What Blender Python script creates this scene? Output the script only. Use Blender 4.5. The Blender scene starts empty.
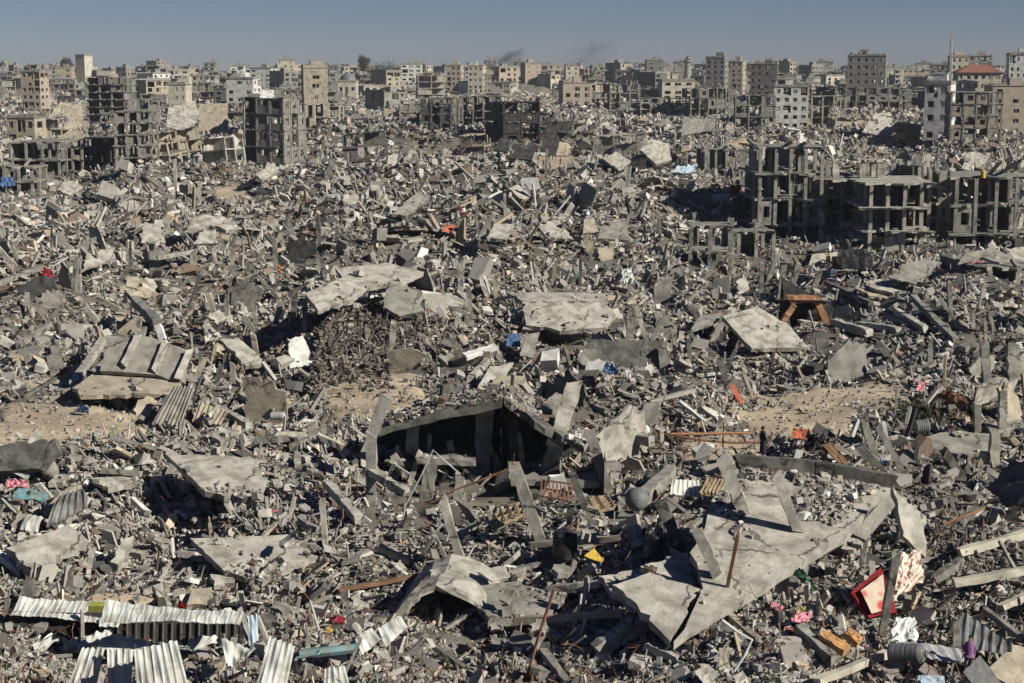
import bpy, math, random
import numpy as np
from mathutils import Vector, Matrix
random.seed(7); RN = np.random.default_rng(11)
R = math.radians
# ------------------------------------------------------------------ camera, light, exposure
SC = bpy.context.scene
COL = SC.collection
W, H = 1024, 683
F = 1707.0; CH = 22.0; HOR = 70.0
TH = math.atan((H/2-HOR)/F)
cam = bpy.data.cameras.new('camera'); co = bpy.data.objects.new('camera', cam); COL.objects.link(co)
cam.sensor_width = 36; cam.lens = F/W*36; cam.clip_end = 60000; cam.clip_start = 1
co.location = (0, 0, CH); co.rotation_euler = (math.pi/2-TH, 0, 0)
SC.camera = co
SUN = Vector((0.88, -0.47, 0)).normalized(); SEL = R(31)
SUN = Vector((SUN.x*math.cos(SEL), SUN.y*math.cos(SEL), math.sin(SEL)))
sl = bpy.data.lights.new('sun', 'SUN'); so = bpy.data.objects.new('sun', sl); COL.objects.link(so)
sl.energy = 5.0; sl.angle = R(0.5); sl.color = (1.0, 0.95, 0.86)
so.rotation_euler = SUN.to_track_quat('Z', 'Y').to_euler(); so.location = (0, 0, 80)
wd = bpy.data.worlds.new('World'); SC.world = wd; wd.use_nodes = True
nt = wd.node_tree; bg = nt.nodes['Background']
sky = nt.nodes.new('ShaderNodeTexSky'); sky.sky_type = 'NISHITA'; sky.sun_disc = False
sky.sun_elevation = SEL; sky.sun_rotation = math.atan2(SUN.x, SUN.y)
sky.air_density = 1.0; sky.dust_density = 0.0; sky.ozone_density = 2.0; sky.altitude = 50
tint = nt.nodes.new('ShaderNodeMix'); tint.data_type = 'RGBA'; tint.blend_type = 'MULTIPLY'
tint.inputs['Factor'].default_value = 1.0
nt.links.new(sky.outputs[0], tint.inputs['A']); tint.inputs['B'].default_value = (0.325, 0.40, 0.655, 1)
nt.links.new(tint.outputs['Result'], bg.inputs['Color']); bg.inputs['Strength'].default_value = 0.05
SC.view_settings.view_transform = 'Standard'; SC.view_settings.look = 'None'
SC.view_settings.exposure = 0.62; SC.view_settings.gamma = 1

# ------------------------------------------------------------------ geometry of the view
CT, ST = math.cos(TH), math.sin(TH)
def rdir(px, py):
    a = (px-W/2)/F; b = (H/2-py)/F
    return np.array([a, CT+b*ST, -ST+b*CT])
def proj(p):
    p = np.asarray(p, float); x = p[..., 0]; y = p[..., 1]; z = p[..., 2]-CH
    f = y*CT-z*ST; u = y*ST+z*CT
    f = np.where(f < 1, 1, f)
    return W/2+F*x/f, H/2-F*u/f, f
def _h(ix, iy, s):
    n = (ix.astype(np.int64)*374761393+iy.astype(np.int64)*668265263+s*1274126177) & 0x7fffffff
    n = ((n ^ (n >> 13))*1274126177) & 0x7fffffff
    n = n ^ (n >> 16)
    return (n & 0xffff)/65535.0
def vn(x, y, s=0):
    ix = np.floor(x); iy = np.floor(y); fx = x-ix; fy = y-iy
    fx = fx*fx*(3-2*fx); fy = fy*fy*(3-2*fy)
    a = _h(ix, iy, s); b = _h(ix+1, iy, s); c = _h(ix, iy+1, s); d = _h(ix+1, iy+1, s)
    return (a*(1-fx)+b*fx)*(1-fy)+(c*(1-fx)+d*fx)*fy
def sst(a, b, x):
    t = np.clip((x-a)/(b-a), 0, 1); return t*t*(3-2*t)
def zbase(x, y):
    return 12.0*sst(430, 1500, y)
def P0(px, py, h=0.0):          # pixel -> point on the smooth base ground + h
    d = rdir(px, py); z = h
    for _ in range(12):
        t = (CH-z)/(-d[2]) if d[2] < -1e-4 else 5000
        y = d[1]*t; z = float(zbase(0, y))+h
    return np.array([d[0]*t, d[1]*t, z])
# heaps (px, py, height m, radius m) and sandy clearings (px, py, rx, ry)
BUMP = [(372, 352, 3.6, 8), (330, 300, 1.5, 9), (450, 300, 2.0, 10), (560, 330, 1.2, 7), (470, 488, -1.6, 5), (480, 372, 1.2, 5), (528, 150, 3.5, 12), (130, 646, -1.5, 5), (320, 330, -1.0, 4), (820, 500, 1.6, 5), (640, 560, 1.0, 5),
        (210, 245, 2.2, 10), (620, 240, 1.6, 10), (700, 200, 3, 18), (620, 145, 4, 26), (190, 130, 3, 26), (430, 150, 2.5, 22), (640, 120, 4, 40),
        (870, 120, 4, 34), (760, 150, 3, 24), (330, 145, 2.5, 22), (540, 128, 3, 28), (900, 300, 1.8, 9), (980, 330, 1.8, 9), (110, 480, 1.3, 5), (300, 470, 1.2, 5),
        (330, 560, .8, 4), (960, 560, 1.0, 4), (60, 300, 1.4, 9), (620, 410, 1.8, 7), (560, 215, 2.2, 12), (300, 210, 1.6, 12), (440, 235, 1.6, 11), (930, 420, 1.0, 5)]
CLEAR = [(362, 398, 60, 25), (400, 394, 30, 15), (326, 378, 14, 18), (830, 399, 95, 17), (805, 420, 68, 22), (745, 456, 75, 19), (830, 432, 34, 16), (60, 422, 88, 24), (20, 434, 45, 20),
         (555, 160, 30, 10), (462, 167, 14, 7), (360, 190, 14, 6), (230, 196, 22, 6), (745, 155, 20, 5), (275, 400, 30, 10), (120, 590, 45, 6), (600, 392, 14, 6), (40, 385, 30, 10)]
BW = [(P0(a, b), c, d) for a, b, c, d in BUMP]
def clearing(x, y, z=0.0):
    px, py, f = proj(np.stack([x, y, zbase(x, y)+0*x], -1))
    m = np.zeros_like(px)
    wob = vn(x/3.0, y/3.0, 5)*.5+vn(x/1.2, y/1.2, 8)*.25
    for a, b, c, d in CLEAR:
        q = np.sqrt(((px-a)/c)**2+((py-b)/d)**2)+wob-.35
        m = np.maximum(m, 1-sst(.75, 1.1, q))
    return m
def zlow(x, y):
    z = zbase(x, y)
    for p, hh, r in BW:
        z = z+hh*np.exp(-((x-p[0])**2+((y-p[1])*.8)**2)/(r*r))
    k = 1-.9*clearing(x, y)
    z = z+k*((vn(x/24., y/24., 1)-.5)*(2.7+3.5*sst(110, 260, y))+(vn(x/9., y/9., 2)-.5)*(2.4+1.4*sst(110, 220, y))+(vn(x/70., y/55., 12)-.5)*4*sst(140, 300, y))
    return z
def zfull(x, y):
    k = 1-.93*clearing(x, y)
    return zlow(x, y)+k*((vn(x/3.2, y/3.2, 3)-.5)*1.15+(vn(x/1.2, y/1.2, 4)-.5)*.5)
def g1(x, y):
    return float(zlow(np.array([x]), np.array([y]))[0])
def P(px, py, h=0.0):           # pixel -> point h above the heaped ground
    d = rdir(px, py); t = 0; z = h; y = 0
    ts = np.exp(np.linspace(math.log(35), math.log(4000), 700))
    X = d[0]*ts; Y = d[1]*ts; Z = CH+d[2]*ts
    g = zlow(X, Y)+h
    k = np.nonzero(Z <= g)[0]
    k = int(k[0]) if len(k) else len(ts)-1
    if k > 0:
        a = Z[k-1]-g[k-1]; b = Z[k]-g[k]; s = a/(a-b) if a != b else 0
        t = ts[k-1]+(ts[k]-ts[k-1])*s
    else: t = ts[0]
    return np.array([d[0]*t, d[1]*t, CH+d[2]*t])
def Pd(px, py, y):              # point on the pixel's ray at depth y
    d = rdir(px, py); t = y/d[1]; return np.array([d[0]*t, y, CH+d[2]*t])

# ------------------------------------------------------------------ materials
def mat(name, c, var=.25, scale=1.0, bump=.3, rough=.92, attr=False, c2=None, metal=0, crack=False):
    m = bpy.data.materials.new(name); m.use_nodes = True; t = m.node_tree; N = t.nodes; L = t.links
    b = N['Principled BSDF']; b.inputs['Roughness'].default_value = rough
    b.inputs['Specular IOR Level'].default_value = .2; b.inputs['Metallic'].default_value = metal
    tc = N.new('ShaderNodeTexCoord')
    n1 = N.new('ShaderNodeTexNoise'); n1.inputs['Scale'].default_value = scale*.55; n1.inputs['Detail'].default_value = 7; n1.inputs['Roughness'].default_value = .65
    n2 = N.new('ShaderNodeTexNoise'); n2.inputs['Scale'].default_value = scale*5; n2.inputs['Detail'].default_value = 6; n2.inputs['Roughness'].default_value = .7
    L.new(tc.outputs['Object'], n1.inputs['Vector']); L.new(tc.outputs['Object'], n2.inputs['Vector'])
    r = N.new('ShaderNodeMapRange'); r.inputs['From Min'].default_value = .3; r.inputs['From Max'].default_value = .7
    r.inputs['To Min'].default_value = 1-var; r.inputs['To Max'].default_value = 1+var*.6
    L.new(n1.outputs['Fac'], r.inputs['Value'])
    r2 = N.new('ShaderNodeMapRange'); r2.inputs['From Min'].default_value = .3; r2.inputs['From Max'].default_value = .7
    r2.inputs['To Min'].default_value = 1-var*.7; r2.inputs['To Max'].default_value = 1+var*.5
    L.new(n2.outputs['Fac'], r2.inputs['Value'])
    mu = N.new('ShaderNodeMath'); mu.operation = 'MULTIPLY'; L.new(r.outputs[0], mu.inputs[0]); L.new(r2.outputs[0], mu.inputs[1])
    vm = N.new('ShaderNodeVectorMath'); vm.operation = 'SCALE'; L.new(mu.outputs[0], vm.inputs['Scale'])
    if attr:
        a = N.new('ShaderNodeAttribute'); a.attribute_name = 'Col'; L.new(a.outputs['Color'], vm.inputs[0])
    elif c2 is not None:
        mx = N.new('ShaderNodeMix'); mx.data_type = 'RGBA'; mx.inputs['A'].default_value = (*c, 1); mx.inputs['B'].default_value = (*c2, 1)
        n3 = N.new('ShaderNodeTexNoise'); n3.inputs['Scale'].default_value = scale*1.3; n3.inputs['Detail'].default_value = 5
        mp = N.new('ShaderNodeMapping'); mp.inputs['Location'].default_value = (7, 3, 1); L.new(tc.outputs['Object'], mp.inputs[0]); L.new(mp.outputs[0], n3.inputs['Vector'])
        r3 = N.new('ShaderNodeMapRange'); r3.inputs['From Min'].default_value = .45; r3.inputs['From Max'].default_value = .62
        L.new(n3.outputs['Fac'], r3.inputs['Value']); L.new(r3.outputs[0], mx.inputs['Factor']); L.new(mx.outputs['Result'], vm.inputs[0])
    else:
        vm.inputs[0].default_value = c
    col_out = vm.outputs[0]; crk = None
    if crack:
        vo = N.new('ShaderNodeTexVoronoi'); vo.feature = 'DISTANCE_TO_EDGE'; vo.inputs['Scale'].default_value = .2
        nz = N.new('ShaderNodeTexNoise'); nz.inputs['Scale'].default_value = 1.6; nz.inputs['Detail'].default_value = 4; L.new(tc.outputs['Object'], nz.inputs['Vector'])
        ad = N.new('ShaderNodeMix'); ad.data_type = 'RGBA'; ad.blend_type = 'LINEAR_LIGHT'; ad.inputs['Factor'].default_value = .45
        L.new(tc.outputs['Object'], ad.inputs['A']); L.new(nz.outputs['Color'], ad.inputs['B']); L.new(ad.outputs['Result'], vo.inputs['Vector'])
        rc = N.new('ShaderNodeMapRange'); rc.inputs['From Min'].default_value = .004; rc.inputs['From Max'].default_value = .018; rc.inputs['To Min'].default_value = .28
        L.new(vo.outputs['Distance'], rc.inputs['Value'])
        mk = N.new('ShaderNodeMapRange'); mk.inputs['From Min'].default_value = .47; mk.inputs['From Max'].default_value = .53; L.new(n1.outputs['Fac'], mk.inputs['Value'])
        mm = N.new('ShaderNodeMath'); mm.operation = 'MAXIMUM'; L.new(rc.outputs[0], mm.inputs[0]); L.new(mk.outputs[0], mm.inputs[1])
        v2 = N.new('ShaderNodeVectorMath'); v2.operation = 'SCALE'; L.new(col_out, v2.inputs[0]); L.new(mm.outputs[0], v2.inputs['Scale']); col_out = v2.outputs[0]
    L.new(col_out, b.inputs['Base Color'])
    if bump:
        bp = N.new('ShaderNodeBump'); bp.inputs['Strength'].default_value = bump; bp.inputs['Distance'].default_value = .08
        L.new(n2.outputs['Fac'], bp.inputs['Height']); L.new(bp.outputs[0], b.inputs['Normal'])
    return m
M = dict(
    pale=mat('pale_concrete', (.36, .34, .285), .28, 1, .3, crack=True, c2=(0.228, 0.213, 0.174)),
    mid=mat('grey_concrete', (0.236, 0.225, 0.189), .3, 1, .4, crack=True, c2=(0.167, 0.159, 0.133)),
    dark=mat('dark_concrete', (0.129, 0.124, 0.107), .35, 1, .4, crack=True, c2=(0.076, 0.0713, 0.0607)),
    soot=mat('soot_and_void_shade', (.03, .029, .028), .5, 1, .4, c2=(.06, .056, .05)),  # real soot on burnt ruins; painted-in shade on the void walls
    tan=mat('tan_render', (0.319, 0.279, 0.207), .25, 1, .3, crack=True, c2=(0.251, 0.217, 0.163)),
    cream=mat('cream_render', (0.418, 0.388, 0.303), .2, .6, .1, c2=(0.319, 0.295, 0.229)),
    pink=mat('pink_render', (0.327, 0.271, 0.207), .2, .6, .1, c2=(0.274, 0.232, 0.178)),
    white=mat('white_render', (0.517, 0.512, 0.459), .2, .6, .1, c2=(0.38, 0.372, 0.326)),
    grey=mat('grey_block_wall', (0.19, 0.184, 0.159), .3, .8, .2, c2=(0.129, 0.124, 0.107)),
    tin=mat('white_sheet_metal', (0.456, 0.465, 0.422), .2, 1, .08, .55, c2=(0.319, 0.31, 0.266)),
    dtin=mat('grey_sheet_metal', (0.152, 0.155, 0.148), .3, 1, .1, .5, c2=(0.0988, 0.093, 0.0814)),
    rust=mat('rusty_steel', (.20, .09, .05), .4, 2, .3, .8, c2=(.12, .06, .04)),
    steel=mat('dull_steel', (.33, .33, .32), .3, 2, .1, .5),
    black=mat('black_plastic', (.018, .018, .02), .3, 2, .1, .45, c2=(.06, .057, .052)),
    gplast=mat('grey_plastic', (0.114, 0.12, 0.122), .2, 2, .1, .5, c2=(0.152, 0.147, 0.126)),
    wood=mat('bare_timber', (0.258, 0.194, 0.118), .35, 3, .2, c2=(0.182, 0.139, 0.0888)),
    brown=mat('brown_board', (.17, .10, .06), .35, 2, .2),
    orange=mat('orange_foam', (.38, .21, .10), .2, 2, .1, c2=(0.471, 0.248, 0.0888)),
    orust=mat('orange_painted_wood', (0.33, 0.17, 0.085) or (0.471, 0.232, 0.0962), .3, 2, .1, c2=(0.304, 0.155, 0.074)),
    red=mat('red_fabric', (.21, .018, .02), .3, 2, .2),
    maroon=mat('dark_red_fabric', (.22, .02, .03), .3, 2, .2),
    rpaint=mat('red_brown_panel', (.42, .12, .06), .3, 2, .1, c2=(.3, .1, .06)),
    roof=mat('red_roof_tiles', (.21, .09, .06) or (0.304, 0.101, 0.0555), .3, 2, .2, c2=(0.198, 0.0853, 0.0592)),
    pinkc=mat('pink_cloth', (0.532, 0.232, 0.252), .25, 2, .2, c2=(0.456, 0.217, 0.222)),
    yellow=mat('yellow_plastic', (.45, .31, .05) or (0.547, 0.364, 0.0222), .2, 2, .1, .6),
    blue=mat('blue_tarpaulin', (.05, .10, .20), .3, 2, .2, .6),
    lblue=mat('pale_blue_sheet', (0.289, 0.388, 0.444), .25, 2, .2, .6, c2=(0.38, 0.434, 0.444)),
    teal=mat('teal_paint', (0.122, 0.232, 0.229), .3, 2, .1, .6, c2=(0.19, 0.232, 0.207)),
    green=mat('green_fabric', (.04, .11, .06), .3, 2, .2),
    olive=mat('olive_plastic', (.22, .22, .05), .3, 2, .1, .6),
    wcloth=mat('white_cloth', (0.547, 0.558, 0.518), .15, 2, .3),
    skin=mat('skin', (.32, .18, .11), .1, 2, 0), hair=mat('black_hair', (.012, .01, .01), .1, 2, 0),
    navy=mat('dark_clothing', (.02, .02, .028), .2, 2, .1), purple=mat('purple_shirt', (.22, .10, .20), .2, 3, .2),
    jeans=mat('blue_trousers', (.02, .12, .42), .2, 3, .1), ytop=mat('yellow_top', (.80, .45, .04), .2, 3, .1), wtop=mat('white_top', (.6, .6, .58), .2, 3, .1),
    leaf=mat('dusty_leaves', (.05, .06, .03), .4, 1, 0), bark=mat('tree_bark', (.1, .08, .06), .3, 1, .2),
    chunk=mat('broken_concrete', (.3, .3, .3), .3, 1.6, .45, attr=True),
    glass=mat('dark_glass', (.03, .035, .04), .1, 1, 0, .15),
)
# patterned carpet and mattress cover
def patt(name, a, b, scale):
    m = bpy.data.materials.new(name); m.use_nodes = True; t = m.node_tree; N = t.nodes; L = t.links
    tc = N.new('ShaderNodeTexCoord'); v = N.new('ShaderNodeTexVoronoi'); v.inputs['Scale'].default_value = scale
    L.new(tc.outputs['Object'], v.inputs['Vector'])
    r = N.new('ShaderNodeValToRGB'); r.color_ramp.elements[0].position = .25; r.color_ramp.elements[1].position = .45
    r.color_ramp.elements[0].color = (*a, 1); r.color_ramp.elements[1].color = (*b, 1)
    L.new(v.outputs['Distance'], r.inputs[0]); L.new(r.outputs[0], N['Principled BSDF'].inputs['Base Color'])
    N['Principled BSDF'].inputs['Roughness'].default_value = .9
    return m
M['carpet'] = patt('patterned_carpet', (.26, .13, .11), (.58, .47, .38), 5)
M['floral'] = patt('floral_mattress_cover', (.48, .06, .06), (.55, .45, .33), 1.7)

# ------------------------------------------------------------------ mesh helpers
HERO = []                       # solid meshes used to keep loose rubble from hiding the main pieces
def link(name, vs, fs, m, parent=None, loc=None, hero=False, smooth=False):
    me = bpy.data.meshes.new(name)
    vs = np.asarray(vs, float)
    if loc is not None: vs = vs-np.asarray(loc)
    me.from_pydata([tuple(v) for v in vs], [], fs)
    ms = m if isinstance(m, (list, tuple)) else [m]
    for q in ms: me.materials.append(M[q] if isinstance(q, str) else q)
    if smooth: me.polygons.foreach_set('use_smooth', [True]*len(me.polygons))
    o = bpy.data.objects.new(name, me); COL.objects.link(o)
    if loc is not None: o.location = loc
    if parent is not None: o.parent = parent
    return o
def tag(o, label, cat, group=None, kind=None):
    if label: o['label'] = label
    if cat: o['category'] = cat; o['kind'] = 'thing'
    if group: o['group'] = group
    if kind: o['kind'] = kind
    return o
def empty(name, loc, rz=0):
    o = bpy.data.objects.new(name, None); COL.objects.link(o); o.location = loc; o.rotation_euler = (0, 0, rz); return o
class MB:
    def __init__(s): s.v = []; s.f = []
    def add(s, vs, fs):
        b = len(s.v); s.v += [tuple(map(float, q)) for q in vs]; s.f += [tuple(i+b for i in f) for f in fs]
    def box(s, x0, x1, y0, y1, z0, z1, j=0):
        q = [(x, y, z) for z in (z0, z1) for x, y in ((x0, y0), (x1, y0), (x1, y1), (x0, y1))]
        if j: q = [(a+random.uniform(-j, j), b+random.uniform(-j, j), c+random.uniform(-j, j)) for a, b, c in q]
        s.add(q, [(3, 2, 1, 0), (4, 5, 6, 7), (0, 1, 5, 4), (1, 2, 6, 5), (2, 3, 7, 6), (3, 0, 4, 7)])
    def beam(s, a, b, w, d=None, n=3, j=.04, up=None):
        a = Vector(a); b = Vector(b); d = d or w; ax = (b-a).normalized()
        if w > .15 and j > .025: j *= 1.9; n = n+2
        ref = Vector(up) if up is not None else (Vector((0, 1, 0)) if abs(ax.y) < .9 else Vector((0, 0, 1)))
        u = ax.cross(ref).normalized(); v = ax.cross(u).normalized()
        vs = []; fs = []
        for i in range(n+1):
            c = a.lerp(b, i/n)
            for k, (p, q) in enumerate(((-1, -1), (1, -1), (1, 1), (-1, 1))):
                e = ax*random.uniform(-.5, .5)*w if i in (0, n) else Vector((0, 0, 0))
                vs.append(c+u*(p*w/2+random.uniform(-j, j)*w)+v*(q*d/2+random.uniform(-j, j)*w)+e)
        for i in range(n):
            for k in range(4):
                fs.append((i*4+k, i*4+(k+1) % 4, i*4+4+(k+1) % 4, i*4+4+k))
        fs += [(3, 2, 1, 0), tuple(n*4+k for k in range(4))]
        s.add(vs, fs)
    def tube(s, pts, r, n=6, cap=True):
        pts = [Vector(p) for p in pts]; vs = []; fs = []
        rr = r if isinstance(r, (list, tuple)) else [r]*len(pts)
        for i, p in enumerate(pts):
            ax = (pts[min(i+1, len(pts)-1)]-pts[max(i-1, 0)])
            ax = ax.normalized() if ax.length > 1e-6 else Vector((0, 0, 1))
            ref = Vector((0, 0, 1)) if abs(ax.z) < .9 else Vector((1, 0, 0))
            u = ax.cross(ref).normalized(); v = ax.cross(u)
            for k in range(n):
                t = 2*math.pi*k/n; vs.append(p+(u*math.cos(t)+v*math.sin(t))*rr[i])
        for i in range(len(pts)-1):
            for k in range(n): fs.append((i*n+k, i*n+(k+1) % n, (i+1)*n+(k+1) % n, (i+1)*n+k))
        if cap: fs += [tuple(range(n))[::-1], tuple((len(pts)-1)*n+k for k in range(n))]
        s.add(vs, fs)
    def build(s, name, m, parent=None, loc=None, smooth=False):
        return link(name, s.v, s.f, m, parent, loc, smooth=smooth)
def hero(o, w=1.0): HERO.append((o, w)); return o

def rot_mesh(vs, rx, ry, rz):
    return [tuple(Matrix.Rotation(rz, 3, 'Z') @ Matrix.Rotation(ry, 3, 'Y') @ Matrix.Rotation(rx, 3, 'X') @ Vector(v)) for v in vs]
def plane_pts(poly, h, pitch, roll):
    lo = max(poly, key=lambda q: q[1]); p0 = P(lo[0], lo[1], h)
    n = np.array([math.sin(R(roll)), -math.sin(R(pitch)), 0]); n[2] = math.sqrt(max(.02, 1-n[0]**2-n[1]**2))
    out = []
    for a, b in poly:
        d = rdir(a, b); den = d@n
        t = ((p0-np.array([0, 0, CH]))@n)/den
        out.append(np.array([0, 0, CH])+d*t)
    return out, n
def slab_mesh(pts, n, th, jag=.12, warp=.05, cuts=None):
    """thick broken plate whose outline is pts; edges are chipped, the top has a slight warp"""
    pts = [np.asarray(p, float) for p in pts]; per = []
    L = sum(np.linalg.norm(pts[i]-pts[i-1]) for i in range(len(pts)))
    step = max(.25, L/44)
    for i in range(len(pts)):
        a = pts[i]; b = pts[(i+1) % len(pts)]; k = max(2, int(np.linalg.norm(b-a)/step))
        t = b-a; t = t/(np.linalg.norm(t)+1e-6); inn = np.cross(n, t)
        rough = random.random() < .6
        for j in range(k):
            o = 0 if j == 0 else random.uniform(0, 1)**2*jag*(2.2 if rough else .5)*(L/16)**.5
            per.append(a+(b-a)*(j+(random.uniform(-.3, .3) if j else 0))/k+inn*o)
    c = sum(per)/len(per); m = len(per)
    s0 = random.uniform(0, 99); fw = 2.2/max(1, L/8)
    def wz(q): return float(vn(np.array([q[0]*fw+s0]), np.array([(q[1]+q[2])*fw]), 7)[0]-.5)*warp*2.0+random.uniform(-.004, .004)
    vs = []; rings = (1, .86, .68, .46, .22)
    for r in rings:
        for i, p in enumerate(per):
            q = c+(p-c)*r; q = q+n*wz(q)
            vs.append(q)
    vs.append(c+n*wz(c))
    fs = []
    for k in range(len(rings)-1):
        for i in range(m): fs.append((k*m+i, k*m+(i+1) % m, (k+1)*m+(i+1) % m, (k+1)*m+i))
    top = len(vs)-1
    for i in range(m): fs.append(((len(rings)-1)*m+i, (len(rings)-1)*m+(i+1) % m, top))
    b0 = len(vs)
    for i, p in enumerate(per): vs.append(p-n*th*random.uniform(.8, 1.15)+(c-p)*random.uniform(0, .03))
    for i in range(m): fs.append((i, b0+i, b0+(i+1) % m, (i+1) % m))
    vs.append(c-n*th); bc = len(vs)-1
    for i in range(m): fs.append((b0+(i+1) % m, b0+i, bc))
    return vs, fs
CLV = []                        # dark hollows that loose rubble must not fill: (pixel outline, depth)
LIT = []                        # litter lying on top of placed plates: (pts, normal, count)
def slab(name, label, cat, poly, h, pitch, roll, th, m, lit=0, parent=None, jag=.12, warp=.05, group=None):
    pts, n = plane_pts(poly, h, pitch, roll)
    e1 = pts[1]-pts[0]; e2 = pts[2]-pts[1]
    a2 = sum(np.cross(pts[i], pts[(i+1) % len(pts)])@n for i in range(len(pts)))
    if a2 < 0: pts = pts[::-1]
    vs, fs = slab_mesh(pts, n, th, jag, warp)
    c = sum(pts)/len(pts)
    o = link(name, vs, fs, m, parent, loc=c if parent is None else None)
    if parent is None: tag(o, label, cat, group)
    elif label: o['label'] = label
    hero(o)
    if lit: LIT.append((pts, n, lit))
    return o
def corr(name, label, cat, quad, h, pitch, roll, ribs, m='tin', amp=.04, bend=0.0, parent=None, th=.02, crumple=.04):
    """ribbed sheet: quad = 4 pixel corners, ribs run from edge 0-1 to edge 3-2"""
    pts, n = plane_pts(quad, h, pitch, roll)
    if np.cross(pts[1]-pts[0], pts[3]-pts[0])@n < 0: n = -n
    sgn = 1 if n[2] > 0 else -1
    nu = ribs*6; nv = 10; vs = []
    ph = random.uniform(0, 6)
    for side in (0, 1):
        for j in range(nv+1):
            v = j/nv
            for i in range(nu+1):
                u = i/nu+.012*math.sin(v*4+ph+i*.7)*(0 < i < nu)
                p = (pts[0]*(1-u)+pts[1]*u)*(1-v)+(pts[3]*(1-u)+pts[2]*u)*v
                c = (i % 6); prof = (0, 0, 0, .6, 1, .6)[c]
                z = prof*amp+bend*math.sin(v*math.pi)+crumple*(math.sin(u*5+v*3+ph)+.35*math.sin(u*13-v*7+ph))
                vv = n*sgn*(z-side*th)
                e = (pts[3]-pts[0])*0
                if j in (0, nv): e = (pts[3]-pts[0])*.02*math.sin(u*31+ph)
                vs.append(p+vv+e)
    fs = []; B = (nu+1)*(nv+1)
    for j in range(nv):
        for i in range(nu):
            a = j*(nu+1)+i; q = (a, a+1, a+nu+2, a+nu+1); fs.append(q); fs.append(tuple(B+k for k in q[::-1]))
    for i in range(nu):
        fs.append((i, B+i, B+i+1, i+1)); a = nv*(nu+1)+i; fs.append((a+1, B+a+1, B+a, a))
    for j in range(nv):
        a = j*(nu+1); b = a+nu+1; fs.append((a, b, B+b, B+a)); a += nu; b += nu; fs.append((a, B+a, B+b, b))
    c = sum(pts)/4
    o = link(name, vs, fs, m, parent, loc=c if parent is None else None)
    if parent is None: tag(o, label, cat)
    elif label: o['label'] = label
    return hero(o)
def rebars(parent, p, ax, w, n=3, L=.7):
    mb = MB(); ax = Vector(ax).normalized()
    for i in range(n):
        a = Vector(p)+Vector((random.uniform(-.35, .35)*w, random.uniform(-.35, .35)*w, -.05)); pts = [a]
        d = ax.copy()
        for k in range(4):
            d = (d+Vector((random.uniform(-.4, .4), random.uniform(-.4, .4), random.uniform(-.4, .2)))).normalized()
            pts.append(pts[-1]+d*L/4*random.uniform(.7, 1.3))
        mb.tube(pts, .016, 4, False)
    return mb.build('rebar', 'rust', parent)
def post(label, bx, by, tx, ty, wpx, h=.0, dy=0.0, m='mid', name='concrete_column', cat='column', bars=0, parent=None, sink=.6, dep=None):
    a = P(bx, by, h); y1 = a[1]+dy; b = Pd(tx, ty, y1)
    f = proj(a)[2]; w = wpx*f/F
    ax = (b-a)/np.linalg.norm(b-a); a2 = a-ax*sink
    mb = MB()
    if parent is None:
        mb.beam(a2-a, b-a, w, dep or min(w, .45), 5, .05); o = mb.build(name, m); o.location = a; tag(o, label, cat)
        if bars: rebars(o, b-a, ax, w, bars)
    else:
        mb.beam(a2, b, w, dep or min(w, .45), 5, .05); o = mb.build(name, m, parent)
        if bars: rebars(o, b, ax, w, bars)
    return hero(o)
def beam(label, x0, y0, x1, y1, wpx, h0=.35, h1=.35, m='mid', name='concrete_beam', cat='beam', th=None, parent=None, bars=0):
    a = P(x0, y0, h0); b = P(x1, y1, h1); f = (proj(a)[2]+proj(b)[2])/2; w = wpx*f/F
    mb = MB(); mb.beam(a-a*(parent is None), b-a*(parent is None), th or w, w, 5, .05, up=(0, 0, 1))
    o = mb.build(name, m, parent)
    if parent is None: o.location = a; tag(o, label, cat)
    if bars: rebars(o, b-a, b-a, .3, bars)
    return hero(o)
def lathe(name, prof, m, n=24, parent=None):
    vs = []; fs = []
    for r, z in prof:
        for k in range(n): t = 2*math.pi*k/n; vs.append((r*math.cos(t), r*math.sin(t), z))
    for i in range(len(prof)-1):
        for k in range(n): fs.append((i*n+k, i*n+(k+1) % n, (i+1)*n+(k+1) % n, (i+1)*n+k))
    fs += [tuple(range(n))[::-1], tuple((len(prof)-1)*n+k for k in range(n))]
    return link(name, vs, fs, m, parent)
def tank(label, px, py, wpx, hpx, m='black', h=.1, rot=(0, 0, 0), name='water_tank', cat='water tank', dome=.16, lid=True):
    a = P(px, py, h); f = proj(a)[2]; r = wpx*f/F/2; hh = hpx*f/F
    prof = [(r*.93, 0), (r, .05*hh)]
    for k in range(1, 6): prof += [(r, hh*(.06+.14*k)-.03), (r*.955, hh*(.06+.14*k)), (r, hh*(.06+.14*k)+.03)]
    prof += [(r*.98, hh*(1-dome)), (r*.8, hh*(1-dome*.4)), (r*.45, hh*(1-dome*.1)), (r*.3, hh)]
    o = lathe(name, prof, m); o.location = a; o.rotation_euler = rot; tag(o, label, cat); hero(o)
    if lid:
        l = lathe('lid', [(r*.34, hh*.99), (r*.34, hh*1.04), (r*.2, hh*1.06)], m, 16, o)
    return o
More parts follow.
